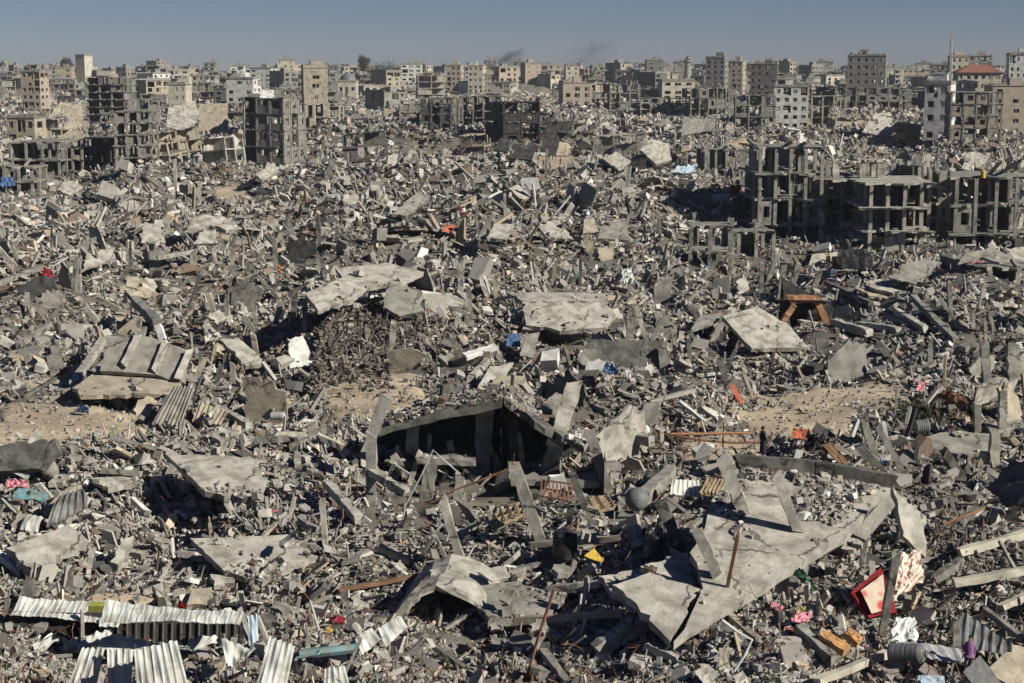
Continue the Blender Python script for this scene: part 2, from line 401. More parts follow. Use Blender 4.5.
def cloth(name, label, cat, poly, h, pitch, roll, m, amp=.12, th=.03, parent=None, sc=1.5):
    """crumpled cloth / foam / sheet over a quad"""
    pts, n = plane_pts(poly, h, pitch, roll)
    if len(pts) == 3: pts = pts+[(pts[2]+pts[0])/2]
    N = 14; vs = []; s0 = random.uniform(0, 50)
    for side in (0, 1):
        for j in range(N+1):
            for i in range(N+1):
                u = i/N; v = j/N
                wv = .05 if amp > .06 else .006; eu = wv*math.sin(v*13+s0); ev = wv*math.sin(u*11+s0)
                uu = u+eu*(abs(u-.5)*2); vv = v+ev*(abs(v-.5)*2)
                p = (pts[0]*(1-uu)+pts[1]*uu)*(1-vv)+(pts[3]*(1-uu)+pts[2]*uu)*vv
                z = (vn(np.array([u*4*sc+s0]), np.array([v*4*sc]), 3)[0]+.5*vn(np.array([u*9*sc+s0]), np.array([v*9*sc]), 4)[0]-.75)*amp*2
                vs.append(p+n*(z-side*th))
    fs = []; B = (N+1)**2
    for j in range(N):
        for i in range(N):
            a = j*(N+1)+i; q = (a, a+1, a+N+2, a+N+1); fs.append(q); fs.append(tuple(B+k for k in q[::-1]))
    for i in range(N):
        fs.append((i, B+i, B+i+1, i+1)); a = N*(N+1)+i; fs.append((a+1, B+a+1, B+a, a))
        a = i*(N+1); b = a+N+1; fs.append((a, b, B+b, B+a)); a += N; b += N; fs.append((a, B+a, B+b, b))
    c = sum(pts)/len(pts)
    o = link(name, vs, fs, m, parent, loc=c if parent is None else None)
    if parent is None: tag(o, label, cat)
    return hero(o)

# ------------------------------------------------------------------ ground
def make_ground():
    ys = np.concatenate([np.linspace(-60, 44, 14), CH*F/np.linspace(CH*F/46, 16, 640)[:-1]*1.0, np.geomspace(2400, 30000, 14)])
    ys = np.unique(np.round(ys, 4)); nc = 620
    s = np.linspace(-1, 1, nc)
    X = s[None, :]*(np.maximum(ys, 0)[:, None]*.46+34); Y = np.repeat(ys[:, None], nc, 1)
    Z = zfull(X, Y)
    Z[:, :] = np.where(Y < 30, 0, Z)
    me = bpy.data.meshes.new('ground'); nr = len(ys)
    v = np.stack([X, Y, Z], -1).reshape(-1, 3).astype(np.float32)
    a = (np.arange(nr-1)[:, None]*nc+np.arange(nc-1)[None, :]).reshape(-1)
    f = np.stack([a, a+1, a+nc+1, a+nc], -1).astype(np.int32)
    me.vertices.add(len(v)); me.vertices.foreach_set('co', v.ravel())
    me.loops.add(f.size); me.loops.foreach_set('vertex_index', f.ravel())
    me.polygons.add(len(f)); me.polygons.foreach_set('loop_start', np.arange(len(f), dtype=np.int32)*4)
    me.update(calc_edges=True)
    c = clearing(X.ravel(), Y.ravel()).astype(np.float32)
    far = sst(260, 700, Y.ravel())*.35
    base = np.array([.115, .106, .088]); sand = np.array([.40, .325, .225])
    k = np.clip(c+far*vn(X.ravel()/30, Y.ravel()/30, 9), 0, 1)[:, None]
    col = base*(1-k)+sand*k; col = col*(.72+.5*vn(X.ravel()/2.3, Y.ravel()/2.3, 6))[:, None]
    at = me.attributes.new('Col', 'FLOAT_COLOR', 'POINT')
    at.data.foreach_set('color', np.concatenate([col, np.ones((len(col), 1))], 1).astype(np.float32).ravel())
    me.materials.append(mat('dusty_soil', (.3, .3, .3), .3, 1.2, .6, attr=True))
    o = bpy.data.objects.new('ground', me); COL.objects.link(o); o['kind'] = 'structure'
make_ground()

# ------------------------------------------------------------------ ruined buildings
def site(px, pyb):              # stand-point for a building whose foot shows at (px, pyb)
    p = P0(px, pyb); p[2] = g1(p[0], p[1])-.3; return p
def plate(x0, x1, y0, y1, z, th, jag, sag=0.0):
    """floor plate with a bitten outline, local coords"""
    mb = MB(); n = np.array([0, 0, 1.0])
    pts = [np.array([x0, y0, z]), np.array([x1, y0, z]), np.array([x1, y1, z]), np.array([x0, y1, z])]
    if jag > .3:
        k = random.randrange(4); c = (pts[0]+pts[2])/2
        a = pts[k]; p = pts[k-1]; q = pts[(k+1) % 4]; f = random.uniform(.15, .45)
        new = [a+(p-a)*f, a+(c-a)*random.uniform(.1, .35)*f*2, a+(q-a)*random.uniform(.15, .5)]
        pts = pts[:k]+new+pts[k+1:]
    v, f = slab_mesh(pts, n, th, jag, .04)
    if sag:
        ym = y0
        v = [np.array([q[0], q[1], q[2]+sag*((q[0]-x0)/(x1-x0)-.5)]) for q in v]
    mb.add(v, f); return mb
def frame_building(label, px0, px1, pyb, pyt, floors, bays, depth, m='mid', yaw=0, infill=.15, side_l=0.0, side_r=0.0, back=.5, name='ruined_building', cat='ruined building',
                   colw=.45, missing=.08, jag=.5, over=.3, noroof=False, ragged=False, d=None, posts_top=0, wallm=None, group=None, litter=True, toph=None, slabth=.28):
    pc = (px0+px1)/2; p = site(pc, pyb)
    if d: p = np.array(Pd(pc, pyb, d)); p[2] = g1(p[0], p[1])-.3
    w = (px1-px0)*p[1]/F; top = Pd(pc, pyt, p[1])[2]; Ht = top-p[2]; fh = Ht/floors
    root = empty(name, p, R(yaw)); tag(root, label, cat, group); hero(root)
    wallm = wallm or m
    nd = max(1, int(round(depth/4.5)))
    xs = [-w/2+colw/2+(w-colw)*i/bays for i in range(bays+1)]; ysd = [colw/2+(depth-colw)*i/nd for i in range(nd+1)]
    for k in range(1, floors+1-(1 if noroof else 0)):
        jg = jag*(1.5 if k == floors else .7)
        plate(-w/2-over, w/2+over, -over, depth, k*fh, slabth, jg, random.uniform(-.15, .15)*(jag > .2)).build('floor_slab', m, root)
    for i, x in enumerate(xs):
        for j, y in enumerate(ysd):
            if j and random.random() < .25: continue
            hh = floors*fh-slabth
            if random.random() < missing*2 and j: hh = fh*random.randint(1, floors)-slabth
            mb = MB(); mb.beam((x, y, -1), (x+random.uniform(-.1, .1), y, hh), colw, colw, 4, .03); mb.build('column', m, root)
    if posts_top:
        for x in xs:
            if random.random() < .7:
                mb = MB(); mb.beam((x, random.choice(ysd), Ht), (x+random.uniform(-.4, .4), random.choice(ysd), Ht+random.uniform(.4, 1)*posts_top), colw*.8, None, 3, .05)
                mb.build('column', m, root)
    def wall(x0, x1, y0, y1, z0, z1, hole, mm=None):
        mb = MB(); al = abs(x1-x0) > abs(y1-y0); L = abs(x1-x0) if al else abs(y1-y0)
        def b(a0, a1, c0, c1):
            if al: mb.box(x0+a0, x0+a1, y0, y0+.2, c0, c1, .03)
            else: mb.box(x0, x0+.2, y0+a0, y0+a1, c0, c1, .03)
        if hole == 0: b(0, L, z0, z1)
        elif hole == 1:
            a = L*random.uniform(.2, .3); c = L-L*random.uniform(.2, .3); zz = z0+(z1-z0)*.32; zt = z0+(z1-z0)*.8
            b(0, a, z0, z1); b(c, L, z0, z1); b(a, c, z0, zz); b(a, c, zt, z1)
        elif hole == 2: b(0, L, z0, z0+(z1-z0)*random.uniform(.2, .6))
        else: b(0, L*random.uniform(.2, .6), z0, z1)
        mb.build('wall_panel', mm or wallm, root)
    for k in range(floors):
        z0 = k*fh+.01; z1 = (k+1)*fh-slabth-.01
        for i in range(bays):
            a, c = xs[i]+colw/2+.01, xs[i+1]-colw/2-.01
            if ragged:
                if i == 0: continue
                mb = MB(); zz = z0+(z1-z0)*random.uniform(.32, .5); mb.box(a-.2, c+.2, colw/2-.1, colw/2+.1, z0, zz, .04); mb.box(a-.2, c+.2, colw/2-.1, colw/2+.1, z1-(z1-z0)*random.uniform(.08, .2), z1, .05)
                q = a+(c-a)*random.uniform(.0, .25); mb.box(a-.2, q, colw/2-.1, colw/2+.1, zz+.01, z1-.8, .05); q = a+(c-a)*random.uniform(.7, 1); mb.box(q, c+.2, colw/2-.1, colw/2+.1, zz+.01, z1-.8, .05); mb.build('wall_panel', wallm, root)
                continue
            if random.random() < infill: wall(a, c, colw/2-.1, 0, z0, z1, random.choice((1, 1, 1, 2, 3, 0)))
            if random.random() < back: wall(a, c, depth-colw-.1, 0, z0, z1, random.choice((0, 0, 0, 1)), 'dark')  # darker colour paints the interior shade onto back and inner walls
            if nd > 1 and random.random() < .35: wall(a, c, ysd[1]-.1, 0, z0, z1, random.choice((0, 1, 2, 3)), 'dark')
        for j in range(nd):
            a, c = ysd[j]+colw/2+.01, ysd[j+1]-colw/2-.01
            if random.random() < side_l: wall(-w/2+.1, -w/2+.1, a, c, z0, z1, random.choice((0, 0, 1)))
            if random.random() < side_r: wall(w/2-.35, w/2-.35, a, c, z0, z1, random.choice((0, 1, 1)))
            for i in range(1, bays):
                if random.random() < .2: wall(xs[i], xs[i], a, c, z0, z1, 0, 'dark')  # partition colour carries the same painted interior shade
        if litter:
            mb = MB()
            for q in range(int(w*1.2)):
                x = random.uniform(-w/2, w/2); s = random.uniform(.15, .6)
                y = random.uniform(0, depth*.6) if random.random() < .6 else random.uniform(-.2, .5)
                mb.box(x, x+s, y, y+s*.8, z0, z0+s*.5, s*.2)
            mb.build('floor_debris', 'pale', root)['kind'] = 'stuff'
    return root
def walled_building(label, px0, px1, pyb, pyt, floors, bays, depth, m='grey', yaw=0, d=None, win=.5, winh=.45, arch=False, name='building', cat='building', dmg=.1,
                    stair=True, roofm=None, group=None, sidebays=None, tanks=0, far=False, basez=None, parapet=.8):
    """storeyed block: every wall is a real shell with open windows, floors inside"""
    pc = (px0+px1)/2
    if d: p = np.array(Pd(pc, 100, d)); p[2] = g1(p[0], p[1])-.5
    else: p = site(pc, pyb)
    w = (px1-px0)*p[1]/F; top = Pd(pc, pyt, p[1])[2]; Ht = max(3.2, top-p[2])
    if not floors: floors = max(1, int(round(Ht/3.2)))
    fh = Ht/floors; t = .3
    root = empty(name, p, R(yaw)) if not far else None
    W_ = MB()
    sb = sidebays or max(1, int(depth/4.5))
    for face in range(4):
        L = w if face in (0, 2) else depth; nb = bays if face in (0, 2) else sb
        def b(a0, a1, c0, c1):
            if face == 0: W_.box(-w/2+a0, -w/2+a1, 0, t, c0, c1)
            elif face == 2: W_.box(-w/2+a0, -w/2+a1, depth-t, depth, c0, c1)
            elif face == 1: W_.box(w/2-t, w/2, t+.003+a0*(depth-2*t-.006)/depth, t+.003+a1*(depth-2*t-.006)/depth, c0, c1)
            else: W_.box(-w/2, -w/2+t, t+.003+a0*(depth-2*t-.006)/depth, t+.003+a1*(depth-2*t-.006)/depth, c0, c1)
        bw = L/nb; ww = bw*win
        for k in range(floors):
            z0 = k*fh; zs = z0+fh*(.3 if not random.random() < .1 else .05); zt = zs+fh*winh
            for i in range(nb):
                a = i*bw; r = random.random()
                if r < dmg: 
                    b(a, a+bw*.12, z0, z0+fh); b(a+bw*.12, a+bw, z0+fh*.86, z0+fh)
                    if r < dmg*.5: b(a+bw*.12, a+bw*.7, z0, z0+fh*random.uniform(.1, .4))
                    continue
                if face == 3 and random.random() < .5 or r > .93:
                    b(a, a+bw, z0, z0+fh); continue
                o = (bw-ww)/2*random.uniform(.8, 1.1)
                b(a, a+o, z0, z0+fh); b(a+o+ww, a+bw, z0, z0+fh)
                b(a+o, a+o+ww, z0, zs); b(a+o, a+o+ww, zt, z0+fh)
    for k in range(1, floors): W_.box(-w/2+t, w/2-t, t, depth-t, k*fh-.1, k*fh+.1)
    W_.box(-w/2+t+.5, -w/2+t+.7, t, depth-t, 0, Ht-.3); W_.box(0, .2, t, depth-t, 0, Ht-.3)
    S = MB(); S.box(-w/2-.25, w/2+.25, -.25, depth+.25, Ht, Ht+.25)
    for (a, b_, c, d_) in ((-w/2, w/2, 0, .2), (-w/2, w/2, depth-.2, depth), (-w/2, -w/2+.2, .2, depth-.2), (w/2-.2, w/2, .2, depth-.2)):
        if random.random() < .85: S.box(a, b_, c, d_, Ht+.253, Ht+.25+parapet*random.uniform(.6, 1.2))
    T = MB()
    if stair:
        x = random.uniform(-w*.3, w*.1); sw = random.uniform(2.5, 4.5)
        T.box(x, x+sw, depth*.3, depth*.3+4, Ht+.253, Ht+random.uniform(2.3, 3))
        T.box(x-.2, x+sw+.2, depth*.3-.2, depth*.3+4.2, Ht+3.01, Ht+3.2)
    for q in range(tanks):
        x = random.uniform(-w*.45, w*.4); y = random.uniform(0.5, depth*.8); T.tube([(x, y, Ht+.3), (x, y, Ht+1.9)], .65, 8)
    for q in range(random.randint(0, 6)):   # column stubs and rods left standing above the roof
        x = random.uniform(-w*.48, w*.48); y = random.choice((.3, depth-.5)); T.box(x, x+.35, y, y+.35, Ht+.26, Ht+random.uniform(.8, 2.6))
    if far:
        if T.v: S.add(T.v, T.f)
        nb = len(W_.f); W_.add(S.v, S.f)
        o = link(name, W_.v, W_.f, [m, roofm or 'mid']); o.location = p; o.rotation_euler.z = R(yaw)
        for i, pl in enumerate(o.data.polygons):
            if i >= nb: pl.material_index = 1
        tag(o, label, cat, group); hero(o); return o
    W_.build('wall', m, root); S.build('roof', roofm or 'mid', root)
    if T.v: T.build('stair_tower', m, root)
    tag(root, label, cat, group); hero(root); return root
def gable(root, w, depth, z, rise, m='roof', hip=True, over=.8):
    a = -w/2-over; b = w/2+over; c = -over; d = depth+over; i = min(w, depth)*.45 if hip else 0
    v = [(a, c, z), (b, c, z), (b, d, z), (a, d, z), (a+i, (c+d)/2, z+rise), (b-i, (c+d)/2, z+rise), (a, c, z-.25), (b, c, z-.25), (b, d, z-.25), (a, d, z-.25)]
    f = [(0, 1, 5, 4), (1, 2, 5), (2, 3, 4, 5), (3, 0, 4), (6, 7, 1, 0), (7, 8, 2, 1), (8, 9, 3, 2), (9, 6, 0, 3), (9, 8, 7, 6)]
    return link('tiled_roof', v, f, m, root)

# left group
frame_building('low black-shadowed three-storey concrete frame at the far left, open bays, flat roof', 10, 61, 183, 142, 3, 3, 14, 'mid', yaw=-3, infill=.1, side_l=1, back=.95, jag=.3)
frame_building('narrow two-bay frame remnant linking the low left frame and the tall bare frame', 62, 84, 181, 148, 3, 2, 10, 'mid', yaw=-2, infill=.3, back=.7, jag=.8)
frame_building('thin-columned dark frame right behind the linking remnant, many slender posts', 84, 115, 178, 138, 2, 7, 10, 'dark', yaw=0, infill=0, back=.4, jag=.5, colw=.35)
frame_building('tall bare six-storey concrete frame with dark open floors standing left of centre-left', 116, 153, 182, 111, 5, 3, 11, 'mid', yaw=4, infill=.12, back=.5, jag=.3)
frame_building('tallest left-hand slab block, stacked pale floor edges over dark void storeys', 88, 126, 132, 77, 7, 3, 14, 'mid', yaw=-4, infill=.12, back=.95, side_l=.9, side_r=.3, jag=.3, over=.6)
frame_building('leaning broken frame of three sagging floors behind the tall bare frame', 130, 160, 140, 99, 4, 3, 12, 'mid', yaw=10, infill=.5, back=.9, jag=1.2, missing=.3)
frame_building('five-storey grey apartment block with soot-stained ragged openings and black side wall', 241, 287, 160, 97, 5, 3, 12, 'mid', yaw=-20, infill=.96, side_l=1, side_r=.8, back=1, jag=.6, missing=.1, name='apartment_block', cat='apartment block', wallm='grey', ragged=True)
walled_building('slim tall tan tower with blank walls, broken off at its shattered foot', 304, 328, 128, 68, 6, 1, 9, 'tan', yaw=12, win=.28, winh=.3, dmg=.0, d=600, name='tower_block', cat='tower block', roofm='tan')
frame_building('shattered frame remnant leaning against the foot of the slim tan tower', 300, 345, 140, 104, 3, 3, 10, 'pale', yaw=20, infill=.4, jag=1.4, missing=.3, posts_top=3)
frame_building('cluster of broken grey floors just behind the soot-stained apartment block', 268, 300, 140, 88, 5, 2, 10, 'mid', yaw=8, infill=.6, jag=1, missing=.2, d=520)
walled_building('pale peach low house with arched pediment in front of the left frames', 5, 34, 138, 118, 2, 3, 8, 'tan', yaw=-8, d=470, dmg=.4, stair=False)
# centre
frame_building('burnt black hollow tower stump rising from a dark heap near the centre', 503, 541, 152, 102, 4, 2, 12, 'soot', yaw=14, infill=.75, side_l=1, side_r=.7, back=1, jag=1.2, missing=.3)
frame_building('charred broken four-floor shell left of centre with gaping black cavities', 420, 452, 150, 98, 4, 3, 12, 'dark', yaw=-12, infill=.5, side_l=.8, back=.9, jag=1.4, missing=.3)
frame_building('grey two-bay ruin with pale walls left of the charred four-floor shell', 400, 420, 146, 104, 4, 2, 9, 'mid', yaw=6, infill=.85, back=.9, jag=.8)
frame_building('wide four-storey open frame directly left of the burnt black tower stump', 462, 505, 134, 96, 4, 4, 12, 'mid', yaw=-6, infill=.25, back=.8, side_l=1, jag=.6)
walled_building('pinkish three-storey block with three dark arched windows right of the black stump', 563, 592, 112, 83, 3, 3, 14, 'pink', yaw=6, d=760, dmg=.05)
walled_building('tall pink cube tower on the skyline above the centre', 525, 541, 0, 64, 0, 2, 12, 'pink', yaw=15, d=1150, dmg=0, win=.15, winh=.2)
walled_building('white-patched tall apartment block on the skyline left of the smoke', 468, 483, 0, 66, 0, 3, 12, 'cream', yaw=-8, d=1050, dmg=.1)
walled_building('pink and white tall apartment block left of the white-patched one', 446, 461, 0, 66, 0, 3, 12, 'pink', yaw=-8, d=1080, dmg=.12)
walled_building('bright slanted pale tower alone on the far left skyline', 76, 87, 0, 56, 0, 1, 9, 'cream', yaw=-25, d=1250, dmg=0, win=.1, winh=.2, stair=False)
# right: the long frame ruin
frame_building('left wing of the long right-hand ruin, four open floors with blackened left edge', 757, 822, 238, 147, 4, 4, 13, 'mid', yaw=2, infill=.08, side_l=.2, back=.6, jag=1.4, noroof=False, posts_top=1.5, over=.6, missing=.3)
frame_building('long roofless middle wing with tall paired columns above dark open floors', 822, 925, 238, 181, 3, 6, 14, 'mid', yaw=0, infill=.04, back=.95, side_l=.1, jag=.8, over=.5, colw=.5, d=229, missing=.2, posts_top=0)
frame_building('projecting right wing with three bright cantilevered floor edges and black voids', 868, 922, 243, 183, 3, 3, 15, 'pale', yaw=-4, infill=.08, side_r=.5, back=1, jag=.9, over=1.4, d=214, missing=.2)
frame_building('crumbling stair bay of sagging short floors between right wing and edge block', 926, 950, 240, 168, 4, 2, 9, 'mid', yaw=4, infill=.3, back=1, jag=.9, d=222, noroof=True)
frame_building('edge block of dark open floors cut off by the right border', 953, 1036, 243, 177, 3, 4, 14, 'mid', yaw=-3, infill=.15, back=1, jag=1.3, d=218, missing=.25, over=.7, posts_top=3)
# row of upright blade columns on top of the middle wing
root = empty('column_row', Pd(870, 177, 236)); tag(root, 'row of pale blade-like upright columns standing on the roofless middle wing', 'column row')
for i, px in enumerate((828, 836, 861, 866, 876, 886, 893, 901, 909, 918, 926, 937)):
    a = Pd(px, 180, 236)-np.array(root.location); b_ = Pd(px+random.uniform(-.5, .5), random.uniform(157, 163), 236)-np.array(root.location)
    mb = MB(); mb.beam(a, b_, random.choice((.5, .7, .9)), .4, 4, .04); mb.build('column', 'pale' if i % 3 else 'mid', root)
hero(root)
frame_building('tall two-column remnant rising through the middle wing floors', 858, 881, 232, 160, 3, 1, 4, 'pale', yaw=0, infill=0, back=0, jag=.5, d=224, colw=.75, litter=False, missing=0)
# right far
walled_building('big dark grey eight-storey block with pale right side on the right skyline', 847, 884, 0, 56, 0, 5, 22, 'grey', yaw=-14, d=800, dmg=0, win=.35, winh=.4, name='apartment_block', cat='apartment block', tanks=5)
walled_building('white five-storey block with black window holes and dark left wall', 925, 950, 135, 84, 5, 2, 14, 'white', yaw=-20, d=500, dmg=.05, win=.55, name='apartment_block', cat='apartment block')
frame_building('grey broken-fronted block with arched opening right of the white five-storey block', 950, 1000, 143, 92, 4, 4, 14, 'mid', yaw=-10, infill=.8, side_l=1, back=1, jag=.7, d=455, wallm='tan')
walled_building('pinkish cream flat block with paired windows at the right border', 993, 1040, 0, 86, 0, 3, 14, 'pink', yaw=-4, d=560, dmg=0, win=.35, winh=.38, name='apartment_block', cat='apartment block')
r1 = walled_building('cream house under a broad red tiled hip roof on the right skyline', 958, 1000, 0, 73, 0, 6, 14, 'cream', yaw=-6, d=720, dmg=.05, win=.5, stair=False, parapet=.05)
gable(r1, 17.8, 14, (Pd(979, 73, 720)[2]-r1.location.z)+.3, 3.2)
walled_building('cream four-storey block just behind the radio mast', 950, 967, 0, 57, 0, 3, 12, 'cream', yaw=-6, d=850, dmg=0, win=.4)
walled_building('round-cornered beige rooftop block behind the red tiled hip roof', 968, 990, 0, 56, 0, 4, 14, 'tan', yaw=-12, d=1000, dmg=.2, win=.6)
walled_building('white and dark slatted block at the right end of the skyline', 1008, 1026, 0, 55, 0, 3, 12, 'white', yaw=-10, d=700, dmg=.1, win=.4)
walled_building('dark brown tall block with pale balconies right of the mosque tower', 705, 724, 0, 58, 0, 3, 14, 'grey', yaw=-16, d=950, dmg=0, win=.45, name='apartment_block', cat='apartment block')
walled_building('pale grey tall block adjoining the dark brown tall block', 724, 742, 0, 62, 0, 3, 14, 'tan', yaw=-16, d=1000, dmg=.1, win=.45)
walled_building('dark flat-topped slab block left of the red-capped rooftop', 750, 776, 0, 64, 0, 4, 14, 'dark', yaw=-12, d=900, dmg=.1, win=.4)
walled_building('bright white villa with broken parapet above the right ruin', 774, 808, 0, 87, 0, 4, 12, 'white', yaw=-8, d=620, dmg=.2, win=.5)
walled_building('long cream block with three round-topped dark openings right of centre', 662, 694, 0, 81, 0, 3, 12, 'cream', yaw=4, d=740, dmg=.05, win=.55)
walled_building('small pale yellow house with three windows left of the grey apartment block', 169, 186, 0, 85, 0, 3, 10, 'cream', yaw=-4, d=700, dmg=0, win=.25)
walled_building('peach house with dark balcony storey at the upper left', 21, 41, 0, 72, 0, 3, 9, 'pink', yaw=-10, d=720, dmg=.35, stair=False)
walled_building('white low house group right of the small pale yellow house', 226, 254, 0, 79, 0, 3, 12, 'white', yaw=-10, d=830, dmg=.1)
walled_building('ochre block low on the skyline beside the white-patched apartment block', 484, 491, 0, 75, 0, 2, 10, 'tan', yaw=0, d=950, dmg=.1)
for a in (('four-bay open frame in front of the bright white villa', 735, 775, 132, 95, 4, 3, 12, 'mid'), ('wide skeletal frame below the long cream block with round-topped openings', 690, 735, 124, 88, 3, 5, 12, 'mid'),
          ('twin-floor frame strip left of the wide skeletal frame', 640, 690, 122, 98, 3, 5, 12, 'mid'), ('hollow grey frame standing above the middle of the right-hand ruin', 800, 845, 128, 96, 3, 4, 12, 'tan'),
          ('long low frame with upright broken columns below the big dark grey block', 845, 910, 120, 88, 3, 6, 12, 'mid'), ('grey frame with pale balcony slabs right of the pinkish three-storey block', 600, 640, 118, 84, 3, 4, 12, 'mid'),
          ('small open frame half sunk in rubble at the left border', -10, 34, 198, 167, 2, 3, 8, 'mid'), ('low double-decker frame stub in front of the right-hand ruin', 688, 732, 262, 226, 2, 2, 6, 'mid'),
          ('short frame stub adjoining the low double-decker one', 736, 776, 252, 232, 1, 2, 6, 'mid'), ('broken two-storey frame in the rubble left of the blackened left edge', 704, 748, 186, 150, 2, 4, 8, 'mid'),
          ('slumped frame with hanging floor near the right border', 985, 1050, 300, 268, 1, 2, 8, 'mid'), ('single-storey open frame in the rubble right of the tower foot', 318, 352, 146, 128, 1, 3, 9, 'pale')):
    frame_building(*a, yaw=random.uniform(-12, 12), infill=random.uniform(.1, .4), back=.6, jag=.9, missing=.2, posts_top=1.5)
# mosque tower, lattice radio mast, domed hall
p = Pd(687, 100, 1150); p[2] = g1(p[0], p[1]); zt = Pd(687, 57, 1150)[2]-p[2]
t = empty('minaret', p); tag(t, 'slender grey stone minaret standing on the skyline right of centre', 'minaret'); hero(t)
lathe('shaft', [(2.2, 0), (2.0, zt*.6), (2.0, zt*.82)], 'mid', 12, t); lathe('balcony', [(2.1, zt*.82+.02), (3.1, zt*.85), (3.1, zt*.89), (1.6, zt*.89)], 'mid', 12, t)
lathe('cap', [(1.5, zt*.89+.02), (1.5, zt*.95), (.9, zt), (.15, zt*1.06)], 'dark', 12, t)
p = Pd(949, 100, 760); p[2] = g1(p[0], p[1]); zt = Pd(949, 34, 760)[2]-p[2]
t = empty('radio_mast', p); tag(t, 'thin red and white lattice radio mast against the sky at the right', 'radio mast'); hero(t)
mb = MB(); 
for k in range(3):
    an = k*2.09; mb.tube([(1.1*math.cos(an), 1.1*math.sin(an), 0), (.35*math.cos(an), .35*math.sin(an), zt*.93)], .16, 4)
mb.build('mast_leg', 'steel', t); mb = MB()
for i in range(26):
    z = zt*.93*i/26; z2 = zt*.93*(i+1)/26; r_ = 1.1-.75*i/26
    for k in range(3):
        a, b_ = k*2.09, (k+1)*2.09; mb.tube([(r_*math.cos(a), r_*math.sin(a), z), (r_*math.cos(b_), r_*math.sin(b_), z2)], .1, 4)
mb.build('lattice', 'steel', t); mb = MB(); mb.tube([(0, 0, zt*.9), (0, 0, zt)], .12, 4); mb.build('antenna', 'rpaint', t)
r_ = walled_building('pale hall with a faded blue-grey dome on the skyline left of centre', 338, 356, 0, 82, 1, 3, 14, 'cream', yaw=0, d=900, dmg=0, stair=False, name='domed_hall', cat='hall')
zz = Pd(347, 82, 900)[2]-r_.location.z; d_ = lathe('dome', [(4.4*math.cos(k*.19), zz+.3+4.4*math.sin(k*.19)) for k in range(8)], 'gplast', 20, r_); d_.location = (0, 7, 0)

# ------------------------------------------------------------------ occupancy picture of the placed pieces
ZB = np.full((H, W+400), 1e9); XO = 200
def raster(objs=None):
    for o, _ in (objs if objs is not None else HERO):
        lst = [o] if o.type == 'MESH' else [c for c in o.children if c.type == 'MESH']
        if o.type == 'MESH': lst += [c for c in o.children if c.type == 'MESH']
        for c in lst:
            if c.get('kind') == 'stuff': continue
            ro = o.parent or o
            mw = Matrix.Translation(ro.location) @ ro.rotation_euler.to_matrix().to_4x4()
            mw = np.array(mw)
            me = c.data; n = len(me.vertices); v = np.empty(n*3); me.vertices.foreach_get('co', v); v = v.reshape(-1, 3)
            v = v@mw[:3, :3].T+mw[:3, 3]
            X, Y, D = proj(v); X = X+XO
            for pl in me.polygons:
                ids = list(pl.vertices)
                for k in range(1, len(ids)-1):
                    t = [ids[0], ids[k], ids[k+1]]; x = X[t]; y = Y[t]; d = D[t]
                    x0 = int(max(0, math.floor(x.min()))); x1 = int(min(W+399, math.ceil(x.max()))); y0 = int(max(0, math.floor(y.min()))); y1 = int(min(H-1, math.ceil(y.max())))
                    if x1 < x0 or y1 < y0: continue
                    if (x1-x0)*(y1-y0) <= 4:
                        ZB[y0:y1+1, x0:x1+1] = np.minimum(ZB[y0:y1+1, x0:x1+1], d.min()); continue
                    gx, gy = np.meshgrid(np.arange(x0, x1+1), np.arange(y0, y1+1))
                    den = (y[1]-y[2])*(x[0]-x[2])+(x[2]-x[1])*(y[0]-y[2])
                    if abs(den) < 1e-6: continue
                    a = ((y[1]-y[2])*(gx-x[2])+(x[2]-x[1])*(gy-y[2]))/den; b = ((y[2]-y[0])*(gx-x[2])+(x[0]-x[2])*(gy-y[2]))/den; c_ = 1-a-b
                    ins = (a >= -.02) & (b >= -.02) & (c_ >= -.02)
                    dd = a*d[0]+b*d[1]+c_*d[2]
                    s = ZB[y0:y1+1, x0:x1+1]; s[ins] = np.minimum(s[ins], dd[ins])
def hides(p, marg=.5):          # does a small thing at points p (n,3) stand in front of a placed piece?
    X, Y, D = proj(p); xi = np.clip(np.round(X).astype(int)+XO, 0, W+399); yi = np.clip(np.round(Y).astype(int), 0, H-1)
    z = ZB[yi, xi]
    return (z < 1e8) & (z > D-marg)
AUTO = []                       # automatically placed things, labelled at the end from what sets them apart
def auto(o, words, noun, cat, group, px, py): AUTO.append([o, words, noun, cat, group, px, py])
raster(); HB = len(HERO)

